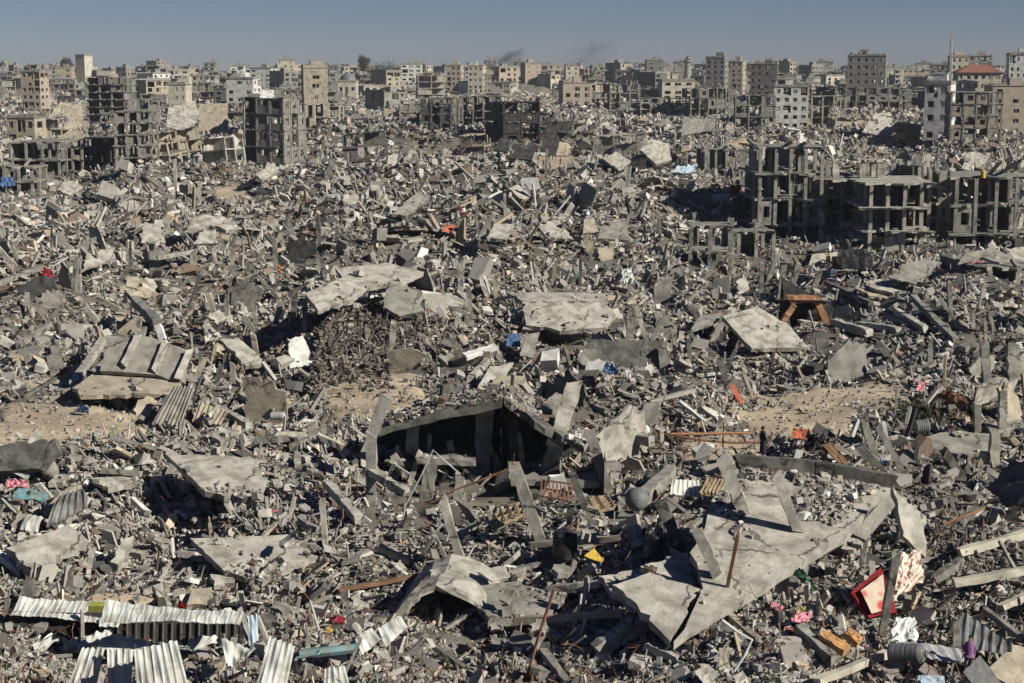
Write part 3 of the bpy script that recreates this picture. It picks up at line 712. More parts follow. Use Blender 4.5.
# the town beyond: rows of blocks, denser with distance
def place_far():
    n = 0; cols = ['grey', 'grey', 'mid', 'tan', 'cream', 'pink', 'mid', 'white', 'dark', 'tan', 'grey', 'pale']
    cn = dict(grey='dark grey', mid='mid-grey', tan='tan', cream='cream', pink='pinkish', white='white', dark='blackened', pale='pale grey')
    rnd = random.Random(3)
    spots = []
    for row, (d0, k) in enumerate(((650, 8), (720, 11), (790, 14), (860, 20), (930, 26), (1000, 32), (1080, 38), (1160, 42), (1250, 46), (1350, 50), (1450, 56), (1560, 60), (1680, 66), (1800, 70))):
        for i in range(k):
            px = -60+(1144*(i+rnd.uniform(.0, 1))/k)
            if row < 5 and px < 600 and rnd.random() < .45: continue
            spots.append((px, d0*rnd.uniform(.96, 1.05), row))
    FARV = []; FARF = []; FARM = []; 
    for px, d, row in spots:
        w = rnd.uniform(8, 17); wp = w*F/d; fl = rnd.choice((1, 2, 2, 3, 3, 4)) if row < 7 else rnd.choice((2, 2, 3, 3, 3, 4, 4, 5))
        if n >= 296 and row < 9: continue
        if px > 640 and row > 5 and rnd.random() < .25: fl += 1
        if row < 3: fl = min(fl, 3)
        hgt = fl*3.15; p = Pd(px, 100, d); gz = g1(p[0], p[1])
        # skip where it would stand in front of a placed block
        pts = np.array([[p[0]+q*w, d, gz+s*hgt] for q in (-.4, 0, .4) for s in (.25, .6, 1)])
        if hides(pts, -5).mean() > .15: continue
        pyt = float(proj(np.array([p[0], d, gz-.5+hgt]))[1])
        m = rnd.choice(cols); random.seed(rnd.random())
        kind = rnd.random(); flw = {1: 'one', 2: 'two', 3: 'three', 4: 'four', 5: 'five', 6: 'six', 7: 'seven', 8: 'eight'}[fl]
        yaw = rnd.choice((rnd.uniform(-25, 5), rnd.uniform(-12, 12), rnd.uniform(25, 50)))
        if n >= 296: kind = 1
        if kind < (.6 if row < 5 else .4 if row < 8 else .15):
            mm = m if m in ('mid', 'pale', 'dark', 'tan') else 'mid'
            o = frame_far(px-wp/2, px+wp/2, pyt, fl, max(2, int(w/4.5)), rnd.uniform(9, 15), mm, yaw, d); words = f"{flw}-storey {cn[mm]}"; noun = 'open concrete frame'; cat = 'ruined building'; g = 'ruined frames in the distance'
        else:
            o = walled_building('x', px-wp/2, px+wp/2, 0, pyt, fl, max(2, int(w/4)), rnd.uniform(10, 18), m, yaw, d=d, win=rnd.uniform(.3, .7), winh=rnd.uniform(.35, .6), dmg=(.3 if row < 6 else .15), far=True, stair=rnd.random() < .7, tanks=rnd.choice((0, 0, 2, 3)))
            words = f"{flw}-storey {cn[m]}"; noun = 'building'; cat = 'building'; g = 'buildings of the distant town'
        n += 1
        if n <= 296: auto(o, words, noun, cat, g, px, pyt); continue
        mw = Matrix.Translation(o.location) @ o.rotation_euler.to_matrix().to_4x4(); b0 = len(FARV); FARV += [tuple(mw @ v.co) for v in o.data.vertices]
        FARF += [tuple(i+b0 for i in p_.vertices) for p_ in o.data.polygons]; FARM += [(m if p_.material_index == 0 else 'mid') for p_ in o.data.polygons]
        HERO.pop(); bpy.data.objects.remove(o)
    if FARF:
        ml = sorted(set(FARM)); o = link('far_town', FARV, FARF, ml); o['kind'] = 'stuff'; o['label'] = 'packed mass of small far-off town blocks along the horizon'
        o.data.polygons.foreach_set('material_index', [ml.index(q) for q in FARM])
def frame_far(px0, px1, pyt, floors, bays, depth, m, yaw, d):
    pc = (px0+px1)/2; p = Pd(pc, 100, d); p[2] = g1(p[0], p[1])-.4; w = (px1-px0)*d/F; Ht = Pd(pc, pyt, d)[2]-p[2]; fh = Ht/floors
    mb = MB(); xs = [-w/2+w*i/bays for i in range(bays+1)]
    full = floors
    for k in range(1, floors+1):
        a, b = -w/2-.3, w/2+.3
        if k == floors and random.random() < .6: a, b = (a, b-w*random.uniform(.2, .5)) if random.random() < .5 else (a+w*random.uniform(.2, .5), b)
        s = random.uniform(-.5, .5) if random.random() < .3 else 0
        z = k*fh
        if k == floors: pm = plate(a, b, -.3, depth, z, .3, 1.0, s*2); mb.add(pm.v, pm.f); continue
        q = [(x, y, z+h_+(s if x > 0 else -s)) for h_ in (-.3, 0) for x, y in ((a, -.3), (b, -.3), (b, depth), (a, depth))]
        mb.add(q, [(3, 2, 1, 0), (4, 5, 6, 7), (0, 1, 5, 4), (1, 2, 6, 5), (2, 3, 7, 6), (3, 0, 4, 7)])
    for x in xs:
        for y in (.2, depth*.5, depth-.5):
            hh = Ht-.31 if random.random() < .8 else Ht+random.uniform(-fh, 1.5); mb.box(x-.22, x+.22, y, y+.4, 0, hh)
    for k in range(floors):
        for i in range(bays):
            r = random.random(); a, b = xs[i]+.23, xs[i+1]-.23; z0 = k*fh+.01; z1 = z0+fh-.33
            if r < .3: mb.box(a, b, .25, .45, z0, z0+(z1-z0)*random.uniform(.3, 1))
            elif r < .5: mb.box(a, a+(b-a)*random.uniform(.3, .7), .25, .45, z0, z1)
            if random.random() < .7: mb.box(a, b, depth*.5+.1, depth*.5+.3, z0, z1)
        if random.random() < .6: mb.box(-w/2, -w/2+.2, .5, depth-.6, k*fh+.01, k*fh+fh-.33)
    o = mb.build('ruined_building', m); o.location = p; o.rotation_euler.z = R(yaw); hero(o); return o
place_far()
random.seed(21)
# skeleton frames and collapsed blocks between the rubble and the town
def place_mid():
    rnd = random.Random(12); k = 0
    for i in range(300):
        px = rnd.uniform(-40, 1064); d = math.exp(rnd.uniform(math.log(300), math.log(640)))
        if d < 420 and (rnd.random() < .6 or 720 < px): continue
        w = rnd.uniform(5, 12); wp = w*F/d; fl = rnd.choice((1, 2, 2, 3, 3)) if d > 380 else rnd.choice((1, 2, 2)); hgt = fl*3.0
        p = Pd(px, 100, d); gz = g1(p[0], p[1])
        pts = np.array([[p[0]+q*w, d, gz+s*hgt] for q in (-.5, 0, .5) for s in (.1, .6, 1)])
        if hides(pts, -5).mean() > .2 or clearing(pts[:, 0], pts[:, 1]).max() > .3: continue
        if (ZB[np.clip(proj(pts)[1].astype(int), 0, H-1), np.clip(proj(pts)[0].astype(int)+XO, 0, W+399)] < 1e8).mean() > .75: continue
        m = rnd.choice(('mid', 'mid', 'dark', 'pale', 'tan')); random.seed(i+500)
        o = frame_far(px-wp/2, px+wp/2, float(proj(np.array([p[0], d, gz-.4+hgt]))[1]), fl, max(1, int(w/4)), rnd.uniform(5, 10), m, rnd.uniform(-45, 45), d)
        o.rotation_euler.x = R(rnd.uniform(-6, 6)); o.rotation_euler.y = R(rnd.uniform(-9, 9))
        cn = dict(mid='grey', dark='dark', pale='pale', tan='tan')
        auto(o, f"{cn[m]} {({1: 'one', 2: 'two', 3: 'three'}[fl])}-floor", 'tilting frame ruin', 'ruined building', 'small tilting frame ruins in the rubble', px, float(proj(np.array([p[0], d, gz]))[1]))
        raster([HERO[-1]]); k += 1
        if k > 95: break
raster(HERO[HB:]); place_mid()
HB = len(HERO)

# ------------------------------------------------------------------ the large pieces of the foreground and middle ground
random.seed(5)
S = lambda label, poly, h, pitch, roll, th=.28, m='pale', lit=0, name='concrete_slab', cat='concrete slab', **k: slab(name, label, cat, poly, h, pitch, roll, th, m, lit, **k)
# big tilted roof: plate, parapet, folded skirt, posts still standing on it
root = empty('fallen_storey', P(745, 590, 0)); tag(root, 'largest tilted roof plate at the right, columns and rubble still on it, bright lower edge', 'collapsed roof')
def sub(label, name, poly, h, pitch, roll, th=.3, m='pale', lit=0, **k):
    o = slab(name, label, '', poly, h, pitch, roll, th, m, lit, parent=root, **k)
    for v in o.data.vertices: v.co -= root.location
    return o
def subpost(label, *a, **k):
    o = post(label, *a, parent=root, **k)
    for v in o.data.vertices: v.co -= root.location
    return o
HX = HERO; roofp = [(674, 641), (848, 534), (893, 486), (815, 472), (737, 466), (712, 500), (690, 552), (703, 588), (692, 612)]
sub('', 'roof_slab', roofp, .9, 17, 3, .42, 'pale', 60, jag=.06, warp=.03)
pp, pn = plane_pts(roofp, .9, 17, 3)
mb = MB(); a_, b_, c_ = pp[4], pp[3], pp[2]; up = pn*.25
mb.beam(a_+up, b_+up, .35, .6, 4, .03, up=(0, 0, 1)); mb.beam(b_+up, c_+up, .35, .6, 4, .03, up=(0, 0, 1)); o = mb.build('parapet', 'dark', root)
for v in o.data.vertices: v.co -= root.location
sub('steep grey skirt slab folded down from the upper corner', 'folded_slab', [(893, 488), (926, 517), (926, 558), (903, 536)], 1.9, 52, 26, .25, 'pale', warp=.05, jag=.08)
sub('narrow slab edge strip below the upper corner', 'slab_edge', [(852, 534), (892, 489), (901, 499), (866, 540)], 1.7, 40, 10, .25, 'mid', warp=.03, jag=.05)
def onroof(px, py):
    d = rdir(px, py); t = ((pp[0]-np.array([0, 0, CH]))@pn)/(d@pn); return np.array([0, 0, CH])+d*t
def roofpost(bx, by, tx, ty, w, dy=-.3, m='mid'):
    a = onroof(bx, by); b = Pd(tx, ty, a[1]+dy); mb = MB(); ww = w*a[1]/F; L = Vector(root.location)
    mb.beam(Vector(a)-L, Vector(b)-L, ww, .4, 5, .04); o = mb.build('column', m, root); rebars(o, Vector(b)-L, b-a, ww, 3, .6); return o
LIT.append(([onroof(*q) for q in ((792, 500), (815, 478), (868, 488), (842, 520), (815, 545))], pn, 260))
LIT.append(([onroof(*q) for q in ((722, 540), (716, 505), (740, 480), (752, 492), (738, 540))], pn, 160))
LIT.append(([onroof(*q) for q in ((742, 468), (880, 484), (876, 494), (740, 478))], pn, 150))
roofpost(718, 577, 697, 530, 11); roofpost(798, 531, 777, 476, 11, m='pale'); roofpost(743, 512, 722, 456, 13, m='pale')
HERO.append((root, 1))
post('rusty rod frame leaning on the largest roof plate beside its front column', 725, 598, 738, 535, 3.2, .8, -1, 'rust', 'steel_rod', 'steel rod', bars=2)
# cracked pieces at its left
S('cracked pale slab piece adjoining the largest roof plate on its lower left', [(612, 585), (650, 572), (700, 589), (688, 612), (670, 640), (641, 612)], .9, 17, 3, .35, lit=12)
S('upper cracked slab piece crossed by a dark post shadow near the black tanks', [(640, 566), (688, 550), (700, 588), (655, 573)], 1.0, 13, 3, .3, lit=20)
S('left end piece of the cracked plate, split by a jagged crack', [(598, 576), (645, 566), (652, 574), (640, 606), (612, 592)], .6, 10, 5, .3, lit=14)
# collapsed house with the black void, centre
root = empty('collapsed_house', P(450, 490, 0)); tag(root, 'collapsed house at the centre with bent roof slab propped on columns over a black void', 'collapsed house')
HY = P(450, 500, 0)[1]
def hslab(label, name, front, back, y0_, y1_, th, m, lit=0, jag=.1):
    pts = [Pd(*q, y0_) for q in front]+[Pd(*q, y1_) for q in back[::-1]]; n = np.array([0, 0, 1.]); v, f = slab_mesh(pts, n, th, jag, .12)
    o = link(name, v, f, m, root); hero(o)
    for q in o.data.vertices: q.co -= root.location
    if label: o['label'] = label
    if lit: LIT.append((pts, n, lit))
hslab('left half of the bent roof slab', 'roof_slab', [(378, 428), (440, 411), (503, 399)], [(384, 416), (438, 398), (501, 384)], HY, HY+7, .5, 'dark', 260, .25)
hslab('right half of the bent roof slab', 'roof_slab', [(504, 399), (545, 428), (584, 446)], [(502, 384), (552, 402), (586, 430)], HY, HY+6, .45, 'dark', 200, .25)
hslab('lower floor slab edge inside the void', 'floor_slab', [(416, 458), (476, 460)], [(418, 447), (474, 449)], HY+1, HY+5, .35, 'mid', 30)
hslab('', 'floor_slab', [(510, 480), (600, 482)], [(520, 466), (596, 470)], HY-.5, HY+4, .35, 'mid', 30)
for a in ((411, 470, 414, 415, 13, 'pale'), (482, 474, 485, 405, 16, 'pale'), (371, 502, 372, 434, 10, 'mid'), (425, 502, 431, 466, 13, 'mid'), (457, 508, 460, 476, 9, 'mid'), (516, 470, 512, 420, 10, 'dark'), (545, 476, 562, 430, 13, 'pale')):
    o = subpost('', a[0], a[1], a[2], a[3], a[4], m=a[5], sink=1.2)
    q = Vector(Pd(a[2], a[3], P(a[0], a[1], 0)[1]))-Vector(root.location); rebars(o, q, (0, 0, 1), .5, 3, .5)
A1 = Pd(370, 505, HY+6); A2 = Pd(606, 505, HY+6); A3 = Pd(604, 500, HY-1); A4 = Pd(366, 505, HY+3)
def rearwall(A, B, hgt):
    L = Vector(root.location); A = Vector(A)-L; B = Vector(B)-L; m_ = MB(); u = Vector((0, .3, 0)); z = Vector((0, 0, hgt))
    m_.add([A-z*.3, B-z*.3, B+z, A+z, A-z*.3+u, B-z*.3+u, B+z+u, A+z+u], [(0, 1, 2, 3), (7, 6, 5, 4), (0, 4, 5, 1), (1, 5, 6, 2), (2, 6, 7, 3), (3, 7, 4, 0)]); return m_.build('rear_wall', 'soot', root)  # near-black colour paints the void's shade on this wall, no burning
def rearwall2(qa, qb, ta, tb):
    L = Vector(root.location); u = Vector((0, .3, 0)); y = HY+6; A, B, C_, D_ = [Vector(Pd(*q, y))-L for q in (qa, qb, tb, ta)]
    m_ = MB(); m_.add([A, B, C_, D_, A+u, B+u, C_+u, D_+u], [(0, 1, 2, 3), (7, 6, 5, 4), (0, 4, 5, 1), (1, 5, 6, 2), (2, 6, 7, 3), (3, 7, 4, 0)]); return m_.build('rear_wall', 'soot', root)  # rear wall coloured near-black to paint in the shade of the void
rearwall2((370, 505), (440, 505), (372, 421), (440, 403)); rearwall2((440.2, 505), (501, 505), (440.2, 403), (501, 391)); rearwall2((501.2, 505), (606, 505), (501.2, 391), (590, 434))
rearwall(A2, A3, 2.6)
CLV.append(([(378, 432), (440, 418), (500, 404), (545, 434), (590, 452), (596, 468), (520, 470), (500, 480), (440, 484), (395, 484), (372, 476)], HY+5.5))
rb = random.Random(31); L = Vector(root.location)
for k in range(16):
    px = rb.uniform(385, 585); py = 470+rb.uniform(-6, 14); yy = HY+rb.uniform(-.3, 4.5); a = Vector(Pd(px, py, yy)); a.z = g1(a.x, a.y)-.2
    mb = MB(); v = Vector((rb.uniform(-1.4, 1.4), rb.uniform(-.6, .6), rb.uniform(.6, 3.0))); w = rb.uniform(.15, .4); mb.beam(a-L, a+v-L, w, w*.7, 4, .06); mb.build('fallen_beam', rb.choice(('mid', 'dark', 'pale')), root)
for k in range(7):
    px = rb.uniform(395, 580); yy = HY+rb.uniform(.5, 4); a = Vector(Pd(px, 470, yy)); a.z = g1(a.x, a.y)+rb.uniform(.1, .7); z_ = rb.uniform(.5, 1.3)
    vv, ff = slab_mesh([np.array(q, float) for q in ((-z_, -.7, 0), (z_, -.6, 0), (z_*.8, .8, 0), (-z_*.6, .6, 0))], np.array([0, 0, 1.]), .2, .15, .03); random.seed(k)
    link('fallen_slab', [tuple(Vector(q)+a-L) for q in rot_mesh(vv, R(rb.uniform(15, 60)), R(rb.uniform(-40, 40)), rb.uniform(-1, 1))], ff, rb.choice(('mid', 'dark')), root)
HERO.append((root, 1))
post('slanting column above the collapsed house left end, tapering upward', 370, 442, 385, 396, 11, 2.5, .5, 'mid', bars=2)
post('broad ribbed upright column rising from the right of the collapsed house', 558, 434, 575, 383, 15, 2.6, 1, 'pale', bars=2)
S('grey ridged wall panel leaning behind the broad upright column', [(538, 425), (541, 404), (556, 392), (570, 396), (558, 428)], 2.2, 55, 10, .3, 'mid')
for a in ((608, 491, 590, 433, 11, 'mid', 'long post leaning left, right of the collapsed house void'),
          (543, 548, 515, 466, 12, 'mid', 'tall post leaning left in front of the void, wide pale face'),
          (588, 516, 572, 472, 8, 'dark', 'thin dark post leaning left beside the rusty balcony grille'),
          (684, 556, 661, 503, 12, 'dark', 'dark-faced post leaning left beside the right black tank'),
          (467, 579, 442, 498, 9, 'pale', 'long thin pale board standing in front of the arched slab'),
          (874, 456, 862, 414, 8, 'mid', 'narrow post left of the thin slanting twin posts, upper right'),
          (901, 468, 876, 424, 6, 'mid', 'thin long post leaning left, right member of the twin posts'),
          (888, 479, 858, 444, 9, 'dark', 'short thick post leaning left under the twin posts'),
          (964, 482, 944, 451, 9, 'dark', 'stubby dark-sided post leaning left near the dark roof slab'),
          (1002, 438, 1003, 391, 8, 'pale', 'plumb tall post near the right border above the white post'),
          (993, 472, 995, 436, 10, 'cream', 'short white upright post beside the dark roof slab'),
          (977, 435, 977, 405, 7, 'pale', 'slim white-edged stub post left of the plumb tall post'),
          (987, 384, 984, 344, 9, 'mid', 'left one of the two weathered uprights near the right border'),
          (1014, 382, 1013, 343, 13, 'pale', 'broad pale upright right of its weathered neighbour at the right border'),
          (761, 290, 762, 262, 5, 'mid', 'plumb post at the left of the posts behind the orange portal'),
          (767, 284, 777, 254, 5, 'mid', 'post leaning right, second among posts behind the orange portal'),
          (780, 296, 784, 266, 6, 'mid', 'third post behind the orange portal, standing nearly straight'),
          (790, 293, 799, 263, 6, 'mid', 'fourth post behind the orange portal, leaning right'),
          (811, 299, 820, 268, 6, 'mid', 'rightmost post behind the orange portal, leaning right'),
          (821, 244, 822, 212, 4, 'pale', 'thin lone post in front of the long right-hand ruin'),
          (73, 294, 77, 256, 5, 'mid', 'dark upright pair member at far left, the taller one'), (79, 290, 79, 260, 5, 'pale', 'paler shorter upright beside the tallest far-left post'),
          (193, 273, 194, 251, 6, 'pale', 'white short upright holding a tilted beam, upper left'),
          (166, 347, 157, 323, 7, 'wcloth', 'bright white stub post under the broken wide beam, left'),
          (629, 343, 631, 311, 8, 'mid', 'double upright post left of the dark wall strip'), (595, 258, 585, 234, 9, 'tan', 'broad tan pillar leaning left in the middle distance'),
          (461, 363, 446, 335, 6, 'dark', 'black slanting post right of the dark debris heap'),
          (664, 372, 661, 345, 8, 'pale', 'right short post in front of the dark wall strip'), (616, 366, 620, 340, 8, 'pale', 'left short post in front of the dark wall strip'),
          (176, 200, 175, 160, 3, 'pale', 'thin tall pole standing below the tall bare frame'), (325, 541, 322, 500, 6, 'pale', 'narrow white plank standing left of the collapsed house'),
          (545, 190, 547, 150, 3, 'mid', 'thin utility pole by the sandy patch in the distance'), (405, 145, 407, 178, 3, 'mid', 'thin leaning pole in the rubble left of the black stump'),
          (478, 234, 476, 205, 3, 'mid', 'dark thin post right of the two red-clad people'), (1008, 520, 1022, 505, 6, 'cream', 'white edge board at the right border beside the dark roof slab')):
    post(a[6], a[0], a[1], a[2], a[3], a[4]*.92, .1, random.uniform(-.6, .3), a[5], bars=random.choice((0, 2, 2)))
# beams
for a in ((327, 483, 360, 521, 10, 1.2, .6, 'pale', 'pale beam tipped down to the right, left of the void'), (367, 470, 406, 492, 9, 1.6, 1.2, 'pale', 'short pale beam crossing the void mouth'),
          (256, 441, 288, 438, 7, .6, .8, 'mid', 'flat grey beam left of the white lintel pieces'), (275, 434, 306, 434, 5, .9, .9, 'cream', 'thin white lintel lying level, left of the void'),
          (293, 448, 330, 426, 8, .5, .9, 'mid', 'grey beam rising right, left of the void'), (318, 436, 343, 447, 7, .9, .7, 'cream', 'stubby white lintel dropping right beside the void'),
          (603, 431, 650, 441, 11, .9, .8, 'mid', 'chunky beam lying across debris above the round grey tank'), (641, 500, 672, 471, 15, .8, 1.4, 'mid', 'thick ribbed beam right of the round grey tank'),
          (596, 650, 646, 623, 15, .5, .7, 'pale', 'thick pale beam below the cracked plate pieces'), (514, 621, 622, 613, 8, .9, .9, 'tan', 'longest plank-like beam below the broken wall pieces, centre bottom'),
          (549, 589, 600, 584, 8, .8, .8, 'pale', 'short level beam above the longest plank-like beam'), (540, 648, 568, 684, 9, .5, .4, 'mid', 'narrow beam dropping to the bottom edge at the centre'),
          (535, 622, 560, 641, 9, .5, .4, 'pale', 'pale splintered beam just under the longest plank-like beam'), (960, 552, 1026, 534, 9, .7, .8, 'cream', 'long white beam at the right border, upper one'),
          (953, 583, 1026, 570, 9, .8, .8, 'cream', 'long cream beam at the right border, below the white one'), (936, 578, 961, 562, 9, .7, 1.0, 'mid', 'grey stub beam left of the long cream beam'),
          (816, 682, 886, 654, 9, .5, .6, 'cream', 'long white beam pointing at the dark barrel, bottom right'), (722, 610, 760, 642, 9, .4, .5, 'tan', 'tan beam lying below the largest roof plate edge'),
          (798, 628, 835, 662, 12, .6, .4, 'mid', 'broad grey beam left of the orange foam strip'), (1000, 608, 1026, 596, 8, .6, .7, 'cream', 'short cream beam end at the right border, bottom half'),
          (47, 512, 72, 489, 8, .8, 1.2, 'tan', 'tan plank rising right beside the dark channel, left'), (913, 297, 956, 341, 7, 1.2, .5, 'mid', 'longest diagonal beam right of the orange portal'),
          (896, 311, 926, 330, 8, .9, .5, 'pale', 'pale diagonal beam left of the longest diagonal one'), (826, 283, 872, 304, 6, 1.2, .6, 'dark', 'dark diagonal beam just right of the posts, mid right'),
          (860, 325, 898, 330, 8, .6, .6, 'pale', 'rounded level beam right of the orange portal'), (832, 322, 870, 333, 9, .6, .5, 'pale', 'stubby pale beam beside the orange portal right leg'),
          (889, 317, 912, 327, 7, .5, .4, 'mid', 'grey short beam between the diagonal beams, mid right'), (0, 283, 42, 267, 7, .7, .9, 'mid', 'grey beam rising right at the left border'),
          (18, 346, 50, 324, 6, .6, .8, 'mid', 'thin beam rising right, left of the folded ribbed slab'), (56, 327, 90, 327, 7, 1, 1, 'pale', 'level pale lintel above the folded ribbed slab'),
          (73, 385, 103, 340, 8, .5, 1.6, 'pale', 'edge beam along the left of the folded ribbed slab'), (158, 258, 197, 251, 5, 1.5, 2.2, 'pale', 'thin tilted beam resting on a white upright, upper left'),
          (134, 300, 158, 324, 10, 2.6, 1.6, 'mid', 'wide broken beam above the bright white stub post'), (340, 590, 470, 566, 5, .5, .9, 'brown', 'long brown pole lying left of the arched slab'),
          (606, 411, 568, 397, 6, .4, .5, 'mid', 'grey beam in the rusty debris right of the collapsed house'), (695, 390, 650, 402, 5, .4, .4, 'mid', 'slim beam in the rusty debris below the dark wall strip'),
          (470, 380, 488, 360, 7, .6, .9, 'pale', 'narrow pale slab-beam right of the dark debris heap'), (240, 395, 275, 412, 8, .6, .4, 'pale', 'pale beam beside the second ribbed panel'),
          (100, 470, 141, 474, 6, .8, .8, 'mid', 'level beam above the litter slope, left'), (212, 405, 250, 427, 9, .6, .4, 'pale', 'pale plank under the second ribbed panel'),
          (668, 545, 700, 520, 6, .7, .9, 'mid', 'thin grey beam just left of the largest roof plate'), (530, 545, 620, 538, 7, .6, .7, 'tan', 'tan level beam below the wood pallet'),
          (760, 530, 735, 545, 5, .9, .7, 'mid', 'small beam lying across the upper cracked plate'), (1024, 640, 985, 610, 7, .6, .8, 'mid', 'dark slanting beam right of the dark ribbed sheet')):
    beam(a[8], *a[:4], a[4]*.85, a[5], a[6], a[7], bars=random.choice((0, 0, 2)))
# slabs
S('large pale slab lying tilted near the left edge, thick bright lower face', [(6, 548), (30, 571), (88, 540), (70, 524)], .8, 20, 8, .55)
S('broad weathered slab with rubble on its left edge, lower left', [(190, 538), (225, 572), (262, 582), (318, 556), (290, 535)], .7, 13, 4, .35, lit=50)
S('pale broken roof slab half buried under grit, left of the beams', [(165, 453), (205, 492), (258, 502), (268, 480), (250, 456)], .9, 12, 5, .35, lit=90)
S('thin pale slab shard propped over a dark gap, left', [(88, 478), (108, 489), (142, 482), (130, 474)], .8, 10, 2, .25, lit=10)
S('brown-grey smooth roof block with dark upright face at the left edge', [(-4, 446), (0, 471), (40, 469), (58, 450), (55, 438), (20, 441)], 1.1, 62, -6, .7, 'dark')
S('tan stone-like wall lump beside the wide ribbed panel', [(133, 410), (138, 400), (152, 393), (155, 400), (150, 418), (136, 416)], .3, 45, 20, .6, 'tan')
S('folded slab lower face, smooth and buff, at the left', [(72, 388), (80, 396), (160, 394), (186, 380), (150, 372), (100, 368)], .9, 12, 3, .3, 'tan', lit=20)
o = S('grey folded slab upper face crossed by three pale ribs, left', [(100, 371), (106, 335), (150, 337), (188, 350), (186, 384), (150, 374)], 1.6, 42, 4, .35, 'mid', jag=.06)
pq, nq = plane_pts([(100, 371), (106, 335), (150, 337), (188, 350), (186, 384), (150, 374)], 1.6, 42, 4)
for (a, b_, c_, d_) in ((124, 367, 138, 338), (155, 372, 166, 344), (178, 380, 190, 352)):
    mb = MB(); q = [np.array([0, 0, CH])+rdir(x, y)*(((pq[0]-np.array([0, 0, CH]))@nq)/(rdir(x, y)@nq)) for x, y in ((a, b_), (c_, d_))]
    L = Vector(o.location); mb.beam(Vector(q[0]+nq*.15)-L, Vector(q[1]+nq*.15)-L, .45, .35, 3, .03); mb.build('rib', 'pale', o)
S('pale oblong slab dropping right beside the folded ribbed slab', [(218, 338), (246, 366), (268, 363), (240, 339)], .9, 18, 12, .35)
S('bright white slab standing tilted by the sandy track', [(287, 338), (290, 368), (316, 365), (303, 335)], .8, 40, 18, .3, 'white')
S('long smooth pale slab capping the dark cave, left of centre', [(305, 293), (318, 310), (352, 300), (372, 283), (342, 278)], 3.0, 18, 10, .4, lit=10)
S('second pale slab overlapping behind the cave-capping slab', [(335, 268), (350, 288), (400, 284), (424, 272), (385, 262)], 2.8, 14, 6, .35, lit=12)
S('rounded grey rubble-faced slab in front of the overlapping slab', [(383, 308), (386, 290), (400, 284), (420, 292), (424, 311), (400, 316)], 1.2, 40, 6, .4, 'mid')
S('pale broken slab group member under the cone rubble, centre left', [(432, 306), (445, 293), (470, 292), (470, 307)], .9, 14, 3, .3)
S('long bright slab face with straight lower edge, centre', [(522, 302), (526, 325), (560, 331), (606, 327), (616, 316), (608, 302)], 1.6, 26, 4, .4, lit=14)
S('narrow flat slab strip along the top of the long bright slab', [(505, 292), (524, 302), (610, 301), (606, 293)], 2.2, 8, 2, .3, lit=10)
S('grey triangular slab propped at the left of the long bright slab', [(522, 329), (536, 308), (556, 326), (540, 331)], 1.0, 45, 18, .3, 'mid')
S('largest bright slab sloping right beside the orange portal', [(722, 316), (752, 349), (808, 347), (786, 322), (758, 306)], 1.4, 24, 10, .4, lit=8)
S('slab with grit hanging over its edge behind the largest bright slab', [(690, 330), (700, 316), (722, 312), (724, 322)], 1.0, 12, 2, .3, 'mid')
S('slab chunk lid right of the dark debris heap, level and brown-topped', [(490, 384), (497, 376), (524, 376), (526, 389), (505, 392)], .8, 10, 4, .4, 'tan')
S('pale slab wedge left of the brown-topped lid', [(476, 389), (490, 366), (514, 362), (500, 384)], .7, 25, 8, .25)
S('grey upright slab panel left of the blue cloth, centre', [(520, 356), (526, 334), (540, 332), (534, 358)], .8, 55, 12, .25, 'mid')
S('dark long wall strip lying on its side behind two short posts', [(585, 365), (586, 338), (668, 341), (671, 368)], .5, 75, 4, .3, 'dark', jag=.06)
S('white curved plank-like slab left of the brown-topped lid', [(462, 353), (467, 358), (499, 347), (494, 343)], 1.0, 20, 2, .25, 'white')
S('dark roof slab sloping to the left at the right border', [(985, 488), (1010, 460), (1030, 458), (1030, 504), (1004, 506)], 1.2, 30, -42, .4, 'dark')
S('flat grey roof plate with dust right of the small grey drum', [(925, 437), (935, 450), (968, 456), (1002, 448), (990, 434), (950, 430)], .7, 12, 3, .3, 'mid', lit=30)
S('grey slab strip at far right under the weathered uprights', [(985, 424), (992, 434), (1030, 432), (1030, 418)], .7, 12, 3, .3, 'mid', lit=6)
S('beige stone slab at the bottom right corner', [(985, 670), (1010, 690), (1040, 680), (1040, 648), (1012, 645)], .8, 30, 10, .3, 'tan')
S('pale diamond-shaped slab high in the rubble right of the sandy patch', [(603, 159), (619, 171), (631, 161), (616, 151)], 1.5, 35, 6, .5)
S('pale rectangular slab below the soot-stained apartment block', [(255, 174), (262, 181), (279, 171), (275, 163)], 2, 35, 15, .6)
S('grey parallelogram slab in the left middle distance of the centre', [(392, 214), (406, 216), (430, 198), (416, 192)], 1.2, 25, 15, .5, 'mid')
S('small pale slab tilted right near the middle-distance posts', [(508, 188), (522, 200), (534, 198), (518, 184)], 1.2, 30, 14, .4)
S('pair of pale slabs in the middle distance, left one', [(487, 238), (494, 224), (515, 223), (506, 240)], 1.0, 22, 5, .4)
S('wide pale slab in the middle distance right of the pale pair', [(534, 222), (548, 238), (574, 240), (560, 220)], 1.0, 22, 8, .4, lit=6)
S('buff slab standing above the broad tan pillar', [(583, 234), (584, 219), (594, 217), (600, 232)], 2.0, 50, 10, .4, 'tan')
S('pale slab lying across rubble right of the buff standing slab', [(597, 238), (600, 219), (626, 222), (630, 240)], 1.4, 20, 6, .35, 'mid', lit=20)
S('domed broken slab with fallen edge, upper left', [(188, 230), (194, 216), (222, 214), (238, 226), (226, 230), (206, 226)], 2.2, 25, 6, .5, 'pale', warp=.3)
S('pale leaning slab over a black opening, upper left', [(193, 244), (200, 232), (216, 229), (219, 243)], 2.0, 40, 8, .3)
